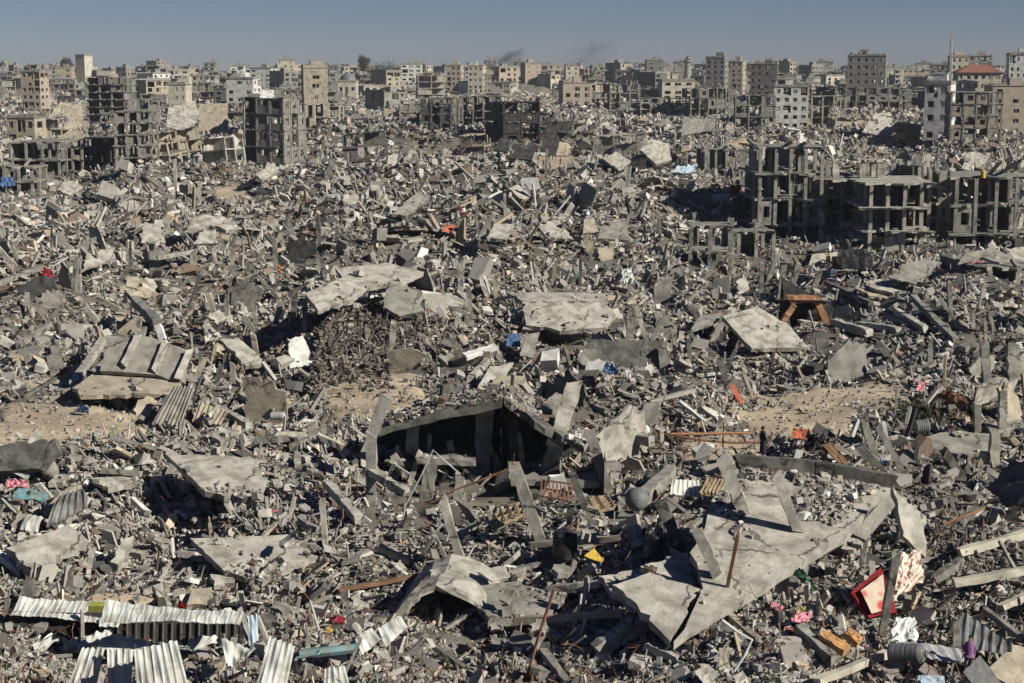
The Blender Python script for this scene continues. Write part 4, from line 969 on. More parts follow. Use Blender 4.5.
S('pale slab tilted up beside the black opening, upper left', [(141, 243), (144, 222), (160, 225), (166, 243)], 1.0, 50, 10, .3)
S('light slab leaning among beams left of the black upright pair', [(82, 270), (86, 254), (112, 247), (116, 258)], 1.0, 30, 12, .3)
S('round-edged pale slab just below the left frames', [(57, 190), (64, 181), (78, 181), (81, 190), (70, 196)], 1.2, 40, 8, .4)
for i, (a, q, pt) in enumerate((('black burnt slab leaning at the right foot of the burnt tower stump', [(540, 150), (548, 118), (560, 140), (556, 156)], 50), ('black burnt slab heap piece in front of the burnt tower stump', [(508, 158), (514, 144), (536, 146), (532, 160)], 30), ('black burnt slab lying left of the burnt tower stump', [(494, 150), (500, 138), (510, 140), (508, 152)], 35))):
    S(a, q, 2, pt, 8, .4, 'soot')
S('huge tan wall slab standing in the left distance', [(198, 131), (199, 103), (228, 103), (229, 133), (212, 134)], 0, 78, 14, .6, 'tan')
S('pale caved-in floor slab left of the huge tan wall slab', [(166, 126), (168, 107), (196, 101), (198, 122), (184, 132)], 2, 48, 12, .6, 'pale', warp=.5)
S('long folded slab slope in the far left distance', [(46, 120), (60, 102), (84, 104), (82, 132), (60, 132)], 1, 40, 10, .6, 'tan', warp=.6)
S('pale sliding slab face on the far mound right of centre', [(640, 150), (650, 138), (668, 144), (672, 160), (656, 164)], 2, 35, 12, .6)
S('grey flat slab beside the dark cleft in the far right-centre', [(681, 136), (683, 117), (708, 119), (702, 132)], 1.5, 45, 8, .6, 'mid')
S('large pale rubble-strewn slab slope in front of the white five-storey block', [(862, 132), (872, 114), (890, 112), (898, 130), (880, 136)], 1, 38, 10, .6, lit=20)
S('grey domed roof sheet lying right of the rubble-strewn posts, right side', [(893, 284), (902, 264), (925, 258), (942, 262), (930, 274), (910, 282)], 1.2, 28, 6, .25, 'mid')
S('black-edged curved slab arch near the right border', [(958, 262), (966, 252), (990, 249), (1012, 256), (1000, 262), (980, 257)], 2.0, 16, 6, .3, 'mid', warp=.2)
S('pale flap slab at the right border above the curved arch', [(1000, 262), (1006, 248), (1030, 246), (1030, 262)], 1.6, 30, 4, .3, 'pale')
S('pale slab behind the yellow-topped person', [(808, 266), (812, 254), (838, 252), (850, 260), (836, 264)], .5, 35, 8, .3)
S('small pale thin panel in front of the arched slab', [(478, 572), (484, 566), (506, 566), (510, 577), (492, 581)], 1.5, 22, 10, .1, 'pale')
S('grey triangular plate left of the arched slab leg', [(437, 575), (452, 562), (462, 570), (450, 580)], .8, 35, 10, .2, 'mid')
S('narrow grooved slab left of the tipped grooved one, above the shed', [(152, 586), (163, 606), (172, 604), (162, 583)], .6, 24, 8, .3, 'pale')
S('tipped grooved slab lump right of the narrow one, above the shed', [(187, 604), (192, 589), (212, 587), (206, 605)], .6, 28, 8, .35, 'tan')
S('pale broken block pointing up in the lower left litter', [(110, 562), (122, 540), (134, 536), (133, 545), (118, 565)], .6, 25, 10, .4)
S('pale stepped slab piece right of the broken block, lower left', [(210, 574), (214, 586), (234, 583), (236, 576)], .6, 22, 6, .3)
# arched slab, lower centre
root = empty('arched_slab', P(450, 640, 0)); tag(root, 'broken barrel-arched slab with black hollow beneath, lower centre', 'arched slab')
Yb = P(450, 640, 0)[1]; prof = [(386, 628), (400, 607), (418, 592), (436, 585), (452, 588), (468, 594), (482, 604), (490, 616)]
vs = []; fs = []; L = np.array(root.location); n_ = len(prof)
for side in (0, 1):
    for j in range(7):
        for (x, y) in prof:
            p = Pd(x, y, Yb+1); q = p+np.array([.5*j/6, j*.75, .15*math.sin(j*1.3)-j*.02]); q = q-np.array([0, 0, .24*side])+np.array([0, random.uniform(-.25, .1) if j == 0 else 0, random.uniform(-.03, .03)]); vs.append(q-L)
B = 7*n_
for j in range(6):
    for i in range(n_-1):
        a = j*n_+i; q = (a, a+1, a+n_+1, a+n_); fs.append(q); fs.append(tuple(B+k for k in q[::-1]))
for i in range(n_-1): fs.append((i, B+i, B+i+1, i+1))
for j in range(6): a = j*n_; fs.append((a, a+n_, B+a+n_, B+a)); a += n_-1; fs.append((a+n_, a, B+a, B+a+n_))
link('arch', vs, fs, 'pale', root)
o = slab('roof_slab', '', '', [(488, 622), (470, 596), (455, 588), (520, 580), (565, 598), (545, 618)], 1.0, 8, 2, .3, 'mid', 60, parent=root)
for v in o.data.vertices: v.co -= root.location
o = slab('leg_slab', '', '', [(383, 624), (398, 622), (432, 584), (422, 580)], .5, 40, -10, .25, 'mid', parent=root)
for v in o.data.vertices: v.co -= root.location
HERO.append((root, 1))
# orange-painted portal
root = empty('door_frame', P(806, 330, 0)); tag(root, 'orange-brown timber portal standing open over a black hole, mid right', 'door frame'); L = Vector(root.location); y0 = P(806, 331, 0)[1]
for nm, a, b_, w_ in (('jamb', (781, 324), (795, 303), .75), ('jamb', (831, 332), (816, 300), .8), ('lintel', (788, 299), (818, 299), .9)):
    mb = MB(); mb.beam(Vector(Pd(*a, y0))-L, Vector(Pd(*b_, y0))-L, w_*.7, .8, 5, .05); mb.build(nm, 'orust', root)
mb = MB(); mb.beam(Vector(Pd(803, 300, y0+.5))-L, Vector(Pd(803, 300, y0+5))-L, 4.0, .2, 3, .03); mb.build('cover_slab', 'mid', root)
mb = MB(); mb.beam(Vector(Pd(806, 334, y0+1.1))-L, Vector(Pd(806, 301, y0+1.1))-L, 4.4, .2, 3, .03); mb.build('shade_panel', 'soot', root); HERO.append((root, 1))  # dark panel added behind the jambs as painted shade for the hole
# collapsed shed at the lower left
random.seed(9)
root = empty('collapsed_shed', P(125, 640, 0)); tag(root, 'collapsed shed with white ribbed metal roof, black gap and hanging sheets, bottom left', 'collapsed shed'); L = Vector(root.location)
def into(o):
    for v in o.data.vertices: v.co -= L
    return o
into(corr('roof_sheet', '', '', [(20, 597), (109, 603), (102, 623), (10, 615)], 1.25, 22, 5, 15, parent=root, amp=.04, crumple=.05))
into(corr('roof_sheet', '', '', [(106, 601), (243, 613), (240, 624), (100, 622)], 1.25, 20, 3, 21, parent=root, amp=.04, crumple=.07))
into(corr('roof_sheet', 'dented sheet flap with a hole', '', [(100, 618), (122, 619), (118, 628), (99, 626)], 1.25, 30, 4, 3, parent=root))
y0 = P(125, 640, 0)[1]
yw = P(100, 623, 1.25)[1]+.3
mb = MB(); mb.add([Vector(Pd(6, 652, yw))-L, Vector(Pd(250, 652, yw))-L, Vector(Pd(246, 617, yw))-L, Vector(Pd(10, 611, yw))-L], [(0, 1, 2, 3)]); v_ = mb.v[:4]; mb.add([(x, y+.15, z) for x, y, z in v_], [(3, 2, 1, 0)]); mb.build('back_wall', 'soot', root)  # wall coloured near-black to paint the shade under the roof
mb = MB()
for x in range(100, 246, 9): mb.beam(Vector(Pd(x, 645, yw-.08))-L, Vector(Pd(x+.5, 622, yw-.08))-L, .05, .05, 1, .01)
mb.build('wall_ribs', 'dtin', root)
mb = MB(); mb.beam(Vector(Pd(2, 645, y0+.6))-L, Vector(Pd(8, 600, y0+1.2))-L, .2, .2, 3); mb.build('frame_post', 'dark', root)
mb = MB(); mb.beam(Vector(Pd(250, 648, y0+.8))-L, Vector(Pd(243, 615, y0+1.2))-L, .3, .2, 3); mb.build('frame_post', 'tin', root)
for q in ([(26, 650), (52, 634), (60, 645), (40, 651)], [(76, 645), (86, 633), (112, 634), (106, 646)], [(96, 648), (110, 638), (172, 643), (184, 650)], [(184, 650), (196, 638), (222, 640), (200, 647)], [(62, 650), (70, 643), (98, 640), (100, 648)]):
    into(corr('roof_sheet', '', '', [q[1], q[2], q[3], q[0]], .7, 16, random.uniform(-6, 12), 5, parent=root, crumple=.16, bend=.12))
for q, rb in (([(82, 648), (105, 648), (93, 700), (62, 700)], 4), ([(107, 649), (133, 649), (131, 700), (108, 700)], 4), ([(134, 650), (177, 640), (192, 700), (138, 700)], 7)):
    into(corr('hanging_sheet', '', '', q, 0.3, 64, 8, rb, parent=root, crumple=.06, amp=.045))
for a in ((0, 641, 70, 662), (5, 648, 80, 672), (188, 672, 238, 675), (188, 655, 256, 662), (0, 662, 60, 668), (196, 664, 250, 650)):
    mb = MB(); mb.tube([Vector(Pd(a[0], a[1], y0-.4))-L, Vector(Pd(a[2], a[3], y0-.6))-L], .07, 8); mb.build('frame_pipe', 'teal', root)
HERO.append((root, 1))
corr('corrugated_sheet', 'torn white ribbed sheet with pointed corner right of the shed', 'metal sheet', [(221, 640), (256, 648), (248, 658), (227, 668)], 1.0, 40, 10, 4, crumple=.12)
corr('corrugated_sheet', 'tall white ribbed sheet standing on the bottom edge right of the shed', 'metal sheet', [(270, 636), (295, 646), (284, 700), (252, 700)], .6, 60, 14, 5, crumple=.08)
corr('corrugated_sheet', 'white ribbed sheet cut by the bottom edge, below the teal pipe', 'metal sheet', [(325, 668), (345, 667), (354, 700), (322, 700)], .4, 30, 6, 4)
corr('corrugated_sheet', 'narrow white curled sheet edge right end of the shed', 'metal sheet', [(248, 616), (257, 614), (259, 640), (249, 646)], 1.4, 50, 20, 2, m='lblue')
corr('corrugated_sheet', 'left one of two white ribbed sheets by the arched slab leg', 'metal sheet', [(355, 639), (372, 627), (381, 640), (362, 655)], .9, 35, 10, 3)
corr('corrugated_sheet', 'right one of two white ribbed sheets by the arched slab leg', 'metal sheet', [(378, 628), (400, 616), (408, 626), (386, 648)], 1.0, 38, 12, 3)
corr('ribbed_panel', 'wide ribbed floor panel leaning on the sandy track edge, left', 'ribbed panel', [(174, 386), (194, 388), (181, 426), (152, 424)], .6, 40, 14, 7, m='mid', amp=.14, th=.2)
corr('ribbed_panel', 'smaller brownish ribbed panel right of the wide ribbed panel', 'ribbed panel', [(200, 402), (228, 412), (220, 425), (192, 421)], .5, 35, 10, 7, m='tan', amp=.12, th=.15)
corr('ribbed_panel', 'short ribbed panel standing between the two larger ribbed panels', 'ribbed panel', [(180, 412), (192, 410), (196, 424), (180, 424)], .4, 50, 5, 4, m='dark', amp=.12, th=.12)
corr('ribbed_panel', 'white ribbed box side beside the slatted pallet, centre right', 'ribbed panel', [(672, 480), (699, 480), (701, 497), (670, 494)], .9, 45, 8, 6, m='white', amp=.05, th=.12)
corr('ribbed_panel', 'dark ribbed channel lying in front of the white curled end, left', 'ribbed panel', [(60, 496), (84, 490), (88, 508), (46, 527)], .9, 28, 8, 5, m='dtin', amp=.1, th=.1, bend=.25)
corr('ribbed_panel', 'curled white end piece of the dark ribbed channel', 'ribbed panel', [(30, 514), (44, 518), (38, 532), (20, 530)], .7, 35, 4, 2, m='tin', amp=.05, bend=.25)
corr('ribbed_panel', 'ribbed roof slab in the rubble below the long right-hand ruin', 'ribbed panel', [(848, 232), (878, 228), (882, 236), (852, 241)], 1.4, 35, 6, 9, m='mid', amp=.2, th=.2)
corr('corrugated_sheet', 'dark ribbed sheet sloping right, biggest metal sheet at bottom right', 'metal sheet', [(962, 612), (1014, 645), (1012, 658), (958, 645)], .9, 25, -6, 6, m='dtin', amp=.07, crumple=.03)
corr('corrugated_sheet', 'silvery ribbed sheet lying left of the purple-shirted person', 'metal sheet', [(904, 642), (960, 648), (966, 664), (918, 656)], .7, 14, 4, 4, m='steel', amp=.05, crumple=.03)
corr('corrugated_sheet', 'pale sheet strip at the left under the teal-grey panel', 'metal sheet', [(8, 470), (14, 463), (30, 476), (26, 480)], .8, 30, 8, 3)
corr('roller_shutter', 'buckled ribbed shutter under a beam in the right middle distance', 'shutter', [(700, 322), (722, 316), (724, 322), (704, 330)], .8, 30, 8, 5, m='mid')
# black barrels and tanks
tank('left black water tank with ribbed wall beside the yellow triangle', 565, 558, 25, 30, 'black', .5)
tank('right black water tank behind the cracked plate', 656, 556, 17, 24, 'black', .6)
tank('dark grey barrel lying on its side in front of the white bag', 890, 654, 21, 36, 'gplast', .9, (0, R(80), R(-28)), 'barrel', 'barrel')
tank('grey drum lying on rubble at the upper right above the flat roof plate', 915, 427, 14, 15, 'gplast', .6, (0, R(86), R(4)), 'barrel', 'barrel', lid=False)
tank('silver cylinder lying left of the white lintel pieces', 271, 416, 8, 15, 'steel', .5, (0, R(88), R(-8)), 'barrel', 'barrel', lid=False)
tank('small white cylinder lying between the two ribbed panels and beams', 201, 423, 7, 14, 'wcloth', .6, (0, R(88), R(2)), 'barrel', 'barrel', lid=False)
tank('rust-orange drum among wreckage right of the folded skirt slab', 899, 510, 11, 9, 'orust', .9, (R(70), 0, 0), 'barrel', 'barrel', lid=False)
tank('black tank beside the yellow-topped person', 837, 269, 9, 7, 'black', 1.3, (0, 0, 0))
tank('round grey stone drum standing at the edge of the litter hollow, left', 51, 473, 17, 16, 'mid', .4, (R(50), 0, 0), 'stone_drum', 'stone drum', lid=False)
tank('amber tank on the upper floor of the projecting right wing', 983, 178, 5, 8, 'yellow', 9, name='water_tank'); 
tank('white cylinder leaning on debris above the round grey tank', 634, 434, 10, 17, 'wcloth', .9, (0, R(75), R(20)), 'barrel', 'barrel', lid=False)
# round grey tank
a = P(636, 509, 1.0); r = 12.5*a[1]/F; o = lathe('water_tank', [(r*math.sin(k*.314)*.98+.01, r*(1-math.cos(k*.314))) for k in range(11)], 'gplast', 24)
o.location = a; o.rotation_euler = (R(-50), R(10), 0); tag(o, 'round grey bulbous tank lying between pallet and ribbed beam', 'water tank'); hero(o)
l = lathe('lid', [(r*.3, 2*r*.975), (r*.3, 2*r*1.02), (r*.12, 2*r*1.03)], 'black', 14, o)
# burnt box wreck
o = walled = None
mb = MB(); a = P(850, 269, 1.1); mb.beam((-1.6, 0, .6), (1.9, .2, .7), 1.2, 1.3, 4, .06, up=(0, 0, 1)); mb.beam((-1.2, 0, 1.3), (1.2, .1, 1.4), .5, 1.1, 3, .1, up=(0, 0, 1)); o = mb.build('wrecked_cabinet', 'black'); o.location = a; tag(o, 'charred boxy wreck beside the black tank and yellow-topped person', 'wreck'); hero(o)
# cloth, foam, boards, coloured pieces
CL = [('yellow_board', 'bright yellow triangular board beside the left black water tank', 'board', [(584, 556), (594, 548), (604, 560), (600, 562)], .9, 30, 10, 'yellow', .03),
 ('foam_strip', 'long orange foam strip lying in litter, bottom right', 'foam', [(819, 634), (826, 629), (851, 646), (844, 651)], .7, 20, 8, 'orange', .04),
 ('foam_strip', 'smaller orange foam piece right of the long foam strip', 'foam', [(845, 632), (850, 627), (863, 637), (858, 643)], .8, 30, 8, 'orange', .04),
 ('cloth', 'bright pink sheet with a notch beside the yellow-green paper, bottom right', 'cloth', [(790, 620), (798, 611), (813, 612), (808, 622)], .8, 16, 6, 'pinkc', .08),
 ('cloth', 'small pink cloth left of the bright pink sheet', 'cloth', [(769, 604), (776, 601), (784, 608), (778, 611)], .8, 20, 6, 'pinkc', .08),
 ('paper', 'yellow-green paper between the pink pieces', 'paper', [(796, 607), (806, 606), (806, 611), (797, 611)], .8, 25, 4, 'olive', .03),
 ('cloth', 'green rolled cloth sliding from under the largest roof plate', 'cloth', [(794, 572), (799, 569), (818, 587), (812, 591)], 1.0, 35, 20, 'green', .12),
 ('sack', 'white crumpled sack lying below the red mattress', 'sack', [(892, 641), (893, 619), (915, 617), (918, 640)], .8, 35, 6, 'wcloth', .1),
 ('carpet', 'beige patterned carpet draped over rubble right of the red mattress', 'carpet', [(893, 600), (896, 556), (920, 549), (925, 580)], 1.0, 48, 16, 'carpet', .15),
 ('cloth', 'pink cloth lump at the left edge above the teal-grey panel', 'cloth', [(5, 487), (8, 479), (27, 480), (28, 487)], .9, 26, 4, 'pinkc', .16),
 ('sheet', 'teal-grey sheet lying just below the pink cloth lump', 'sheet', [(11, 497), (20, 487), (49, 493), (46, 501)], .9, 16, 6, 'teal', .05),
 ('bag', 'blue bag on the sandy clearing at the left', 'bag', [(76, 411), (80, 405), (88, 407), (88, 412)], .3, 40, 0, 'blue', .25),
 ('cloth', 'orange-red blanket patch in the middle distance, centre', 'cloth', [(442, 232), (446, 225), (455, 225), (457, 231)], 1.3, 22, 4, 'rpaint', .15),
 ('cloth', 'dark red cloth hanging beside beams at the left', 'cloth', [(41, 280), (43, 267), (52, 270), (54, 279)], 1.2, 50, 6, 'maroon', .2),
 ('tarpaulin', 'pale blue tarpaulin spread on far rubble right of centre', 'tarpaulin', [(672, 172), (680, 166), (697, 164), (694, 173)], 2, 25, 5, 'lblue', .3),
 ('tarpaulin', 'blue tarpaulin in front of the small half-sunk frame, left border', 'tarpaulin', [(0, 186), (2, 177), (15, 178), (16, 185)], 1.4, 35, 5, 'blue', .3),
 ('tarpaulin', 'light blue sheet right of the blue tarpaulin, left border', 'tarpaulin', [(24, 185), (26, 180), (34, 181), (35, 186)], 1.4, 35, 5, 'lblue', .3),
 ('tarpaulin', 'small blue tarpaulin in the debris below the long bright slab', 'tarpaulin', [(603, 372), (606, 361), (618, 368), (618, 373)], .9, 30, 6, 'blue', .25),
 ('board', 'blue painted board standing in debris left of the blue tarpaulin', 'board', [(506, 346), (508, 334), (519, 333), (521, 347)], .9, 60, 6, 'blue', .05),
 ('sheet', 'white plastic sheet heap in the middle distance right of centre', 'sheet', [(620, 282), (622, 268), (632, 267), (634, 282)], 1.2, 45, 6, 'wcloth', .4),
 ('board', 'orange-red board propped by the sandy clearing, centre right', 'board', [(729, 386), (734, 384), (744, 400), (741, 405)], 1.0, 50, 12, 'rpaint', .02),
 ('cloth', 'pink pad at the right edge of the sandy clearing', 'cloth', [(916, 391), (919, 381), (926, 382), (924, 391)], 1.0, 50, 5, 'pinkc', .08),
 ('carpet', 'brown rolled carpet bundle right of the pink pad', 'carpet', [(938, 396), (946, 389), (969, 400), (966, 406)], .9, 35, 12, 'brown', .3),
 ('sheet', 'rust-coloured sheet box at the clearing edge above the largest roof plate', 'sheet', [(792, 438), (793, 428), (811, 430), (810, 439)], .9, 60, 4, 'rpaint', .05),
 ('sheet', 'black torn sheet draped right of the rust-coloured box', 'sheet', [(804, 448), (808, 432), (826, 436), (831, 452)], .9, 40, 4, 'black', .4),
 ('board', 'brown board leaning right of the black torn sheet', 'board', [(822, 445), (832, 442), (848, 462), (844, 468)], .9, 40, 12, 'brown', .05),
 ('cloth', 'red cloth scrap left of the short red tin, lower centre', 'cloth', [(329, 620), (334, 615), (346, 617), (344, 623)], .6, 20, 4, 'maroon', .05),
 ('tin', 'flattened yellow tin beside the red cloth scrap', 'tin', [(321, 631), (325, 627), (333, 628), (332, 633)], .5, 30, 4, 'yellow', .05),
 ('cloth', 'bright red rag at the grooved slab lump above the shed', 'cloth', [(177, 606), (180, 602), (187, 604), (186, 608)], .7, 30, 4, 'red', .15),
 ('box', 'olive box top lying on the shed roof edge', 'box', [(88, 606), (90, 601), (108, 602), (108, 606)], 2.6, 20, 4, 'olive', .02),
 ('panel', 'grey framed panel standing on its corner at bottom right', 'panel', [(963, 672), (980, 655), (1008, 692), (985, 700)], .9, 45, 4, 'gplast', .01),
 ('box', 'light blue box cut by the bottom edge left of the framed panel', 'box', [(917, 690), (918, 675), (944, 676), (946, 690)], .8, 50, 4, 'lblue', .04),
 ('tarpaulin', 'blue plastic edge under the beige stone slab', 'tarpaulin', [(1002, 690), (1010, 677), (1030, 674), (1030, 690)], .7, 30, 4, 'lblue', .1),
 ('board', 'upright tan wood block in litter below the cracked plate', 'board', [(719, 671), (719, 648), (729, 648), (730, 671)], .3, 65, 6, 'tan', .02),
 ('panel', 'pale tilted panel left of the upright tan wood block', 'panel', [(694, 672), (708, 664), (720, 674), (706, 686)], .6, 30, 8, 'pale', .03),
 ('panel', 'brown-orange panel below the rusty pipe rail', 'panel', [(500, 388), (506, 380), (524, 380), (526, 388)], .6, 25, 5, 'brown', .05),
 ('blanket', 'red blanket in the far rubble left of the blackened frame', 'blanket', [(729, 193), (731, 185), (741, 185), (741, 193)], 1.5, 60, 5, 'red', .2),
 ('blanket', 'pink blanket under the curved slab arch, right', 'blanket', [(968, 262), (972, 257), (984, 258), (984, 262)], 1.2, 40, 5, 'pinkc', .2),
 ('sheet', 'white sheet hung over the top of the soot-stained apartment block', 'sheet', [(260, 98), (260, 90), (274, 90), (274, 98)], 18, 75, 5, 'wcloth', .05),
 ('cloth', 'orange cloth on rubble in the left middle distance', 'cloth', [(277, 273), (278, 265), (282, 266), (282, 274)], 1.0, 60, 5, 'orange', .2),
 ('tin', 'blue plastic tub between the twin posts, right', 'tub', [(880, 464), (883, 460), (889, 461), (889, 465)], .8, 50, 5, 'blue', .15)]
for a in CL: cloth(a[0], a[1], a[2], a[3], a[4], a[5], a[6], a[7], a[8], th=.05 if a[2] not in ('foam', 'box') else .3)
# red mattress
root = empty('mattress', P(872, 618, 0)); tag(root, 'red-edged mattress with faded floral cover standing on rubble, lower right', 'mattress'); L = Vector(root.location)
into(cloth('mattress_body', '', '', [(869, 618), (851, 592), (881, 567), (897, 612)], .8, 58, 4, 'red', .03, .35, parent=root)); 
q_, n_ = plane_pts([(869, 616), (858, 593), (880, 577), (884, 612)], .8, 58, 4)
o = link('cover_panel', *slab_mesh([p+n_*.42 for p in (q_ if np.cross(q_[1]-q_[0], q_[2]-q_[0])@n_ > 0 else q_[::-1])], n_, .1, .01, .02), 'floral', root); into(o); HERO.append((root, 1))
post('weathered plank leaning over the red mattress, between it and the carpet', 884, 622, 896, 555, 7, .9, -.6, 'mid', 'plank', 'plank')
# pallets and grilles
def grid(name, label, cat, quad, h, pitch, roll, nu, nv, m, r=.05):
    pts, n = plane_pts(quad, h, pitch, roll); root = empty(name, sum(pts)/4); tag(root, label, cat); L = Vector(root.location)
    for k in range(nv+1):
        v = k/nv; mb = MB(); mb.beam(Vector(pts[0]*(1-v)+pts[3]*v)-L, Vector(pts[1]*(1-v)+pts[2]*v)-L, r*1.5, r, 3, .1); mb.build('rail', m, root)
    for k in range(nu+1):
        u = k/nu; mb = MB(); mb.beam(Vector(pts[0]*(1-u)+pts[1]*u+n*.08)-L, Vector(pts[3]*(1-u)+pts[2]*u+n*.08)-L, r*1.5, r, 3, .1); mb.build('slat', m, root)
    HERO.append((root, 1))
grid('pallet', 'slatted wood pallet lying left of the round grey tank', 'pallet', [(588, 500), (606, 496), (614, 508), (594, 512)], 1.1, 22, 5, 2, 5, 'wood', .09)
grid('pallet', 'slatted pallet leaning right of the white ribbed box side', 'pallet', [(708, 480), (727, 481), (720, 495), (700, 494)], 1.0, 35, 5, 5, 2, 'wood', .1)
grid('balcony_grille', 'rusty balcony grille between two leaning posts, centre', 'grille', [(542, 480), (572, 484), (572, 502), (540, 496)], 1.0, 50, 5, 8, 2, 'rust', .05)
grid('timber_lattice', 'tan timber lattice frame lying across rubble left of the tall leaning post', 'lattice', [(486, 519), (522, 502), (526, 514), (492, 528)], 1.1, 25, 5, 5, 2, 'wood', .09)
# thin metal things
def wire(name, label, cat, pts, r, m, h=.6):
    p0 = P(*pts[0], h); P3 = [p0]+[Pd(a, b, p0[1]+.15*i) for i, (a, b) in enumerate(pts[1:])]
    mb = MB(); mb.tube([p-p0 for p in P3], r, 6); o = mb.build(name, m); o.location = p0; tag(o, label, cat); hero(o); return o
wire('steel_rod', 'rust-red rod standing tilted before the longest plank-like beam', 'steel rod', [(527, 676), (540, 632), (554, 590)], .07, 'rust')
wire('tent_frame', 'bent thin silver tent-like frame in front of the void', 'metal frame', [(405, 506), (421, 476), (433, 450), (446, 462), (460, 474), (452, 478), (438, 470)], .045, 'steel')
wire('tent_frame', 'smaller bent silver rod frame left of the tent-like frame', 'metal frame', [(383, 498), (386, 478), (393, 463), (410, 474)], .04, 'steel')
wire('rusty_pipe', 'upper rust-brown pipe rail along the sandy clearing edge', 'pipe', [(671, 434), (700, 434), (730, 433), (752, 433)], .08, 'orust', 1.6)
wire('rusty_pipe', 'lower long rusty pipe rail passing behind the walking person', 'pipe', [(668, 434), (700, 440), (735, 443), (772, 441)], .07, 'rust', 1.3)
wire('rail_post', 'left thin post carrying the rusty pipe rails', 'post', [(699, 461), (699, 450), (700, 438)], .06, 'rust', .1)
wire('rail_post', 'right thin post carrying the rusty pipe rails', 'post', [(723, 451), (723, 440), (724, 422)], .06, 'rust', .1)
wire('teal_pipe', 'thick teal pipe lying right of the tall white ribbed sheet', 'pipe', [(300, 654), (330, 651), (357, 648)], .18, 'teal', .6)
wire('teal_pipe', 'thin teal pipe behind the tall white ribbed sheet', 'pipe', [(296, 658), (318, 654), (322, 650)], .05, 'teal', .6)
wire('cable', 'black cable hanging from the largest roof plate lower edge', 'cable', [(790, 574), (820, 582), (850, 588), (872, 592)], .03, 'black', 1.2)
wire('pipe', 'white bent pipe under the largest roof plate lower edge', 'pipe', [(734, 671), (745, 655), (752, 640), (738, 632), (722, 620)], .05, 'wcloth', .7)
wire('pipe', 'rust-brown pipe across wreckage right of the folded skirt slab', 'pipe', [(944, 524), (965, 516), (985, 508)], .06, 'orust', 1.0)
wire('pipe', 'thin rusty pole slanting across litter right of the void', 'pipe', [(424, 506), (455, 490), (506, 470)], .05, 'rust', .9)
# trees on the skyline
def tree(px, d, w_, h_, label, seed, z0=0):
    rnd = np.random.default_rng(seed); p = Pd(px, 100, d); p[2] = g1(p[0], p[1])-.2+z0; root = empty('tree', p); tag(root, label, 'tree', None)
    mb = MB(); mb.tube([(0, 0, 0), (.1, 0, h_*.3), (.3, .1, h_*.75)], [.4, .3, .08], 6)
    for k in range(5):
        a = k*1.3; mb.tube([(0, 0, h_*(.25+.07*k)), (w_*.3*math.cos(a), w_*.3*math.sin(a), h_*(.5+.07*k))], [.16, .05], 5)
    mb.build('trunk', 'bark', root)
    cl = rnd.normal(0, 1, (26, 3)); cl /= np.linalg.norm(cl, axis=1)[:, None]; cl = cl*np.array([w_*.38, w_*.38, h_*.26])*rnd.uniform(.4, 1, (26, 1))+np.array([0, 0, h_*.68])
    vs = []; fs = []
    for c in cl:
        for q in range(110):
            o_ = c+rnd.normal(0, 1, 3)*w_*.09; s = rnd.uniform(.25, .6); a = rnd.normal(0, 1, 3); a /= np.linalg.norm(a); b = np.cross(a, rnd.normal(0, 1, 3)); b /= np.linalg.norm(b)
            k = len(vs); vs += [o_-a*s, o_+b*s*.6, o_+a*s, o_-b*s*.6]; fs.append((k, k+1, k+2, k+3))
    link('crown', vs, fs, 'leaf', root)
for a in ((384, 1150, 26, 19, 'wide dark tree mass on the skyline left of centre', 1), (364, 1200, 10, 22, 'round lone tree left of the wide dark tree mass', 2), (68, 1400, 12, 21, 'round tree left of the bright slanted pale tower', 3),
          (120, 900, 16, 10, 'dusty low tree behind the tallest left-hand slab block', 4)): tree(*a)
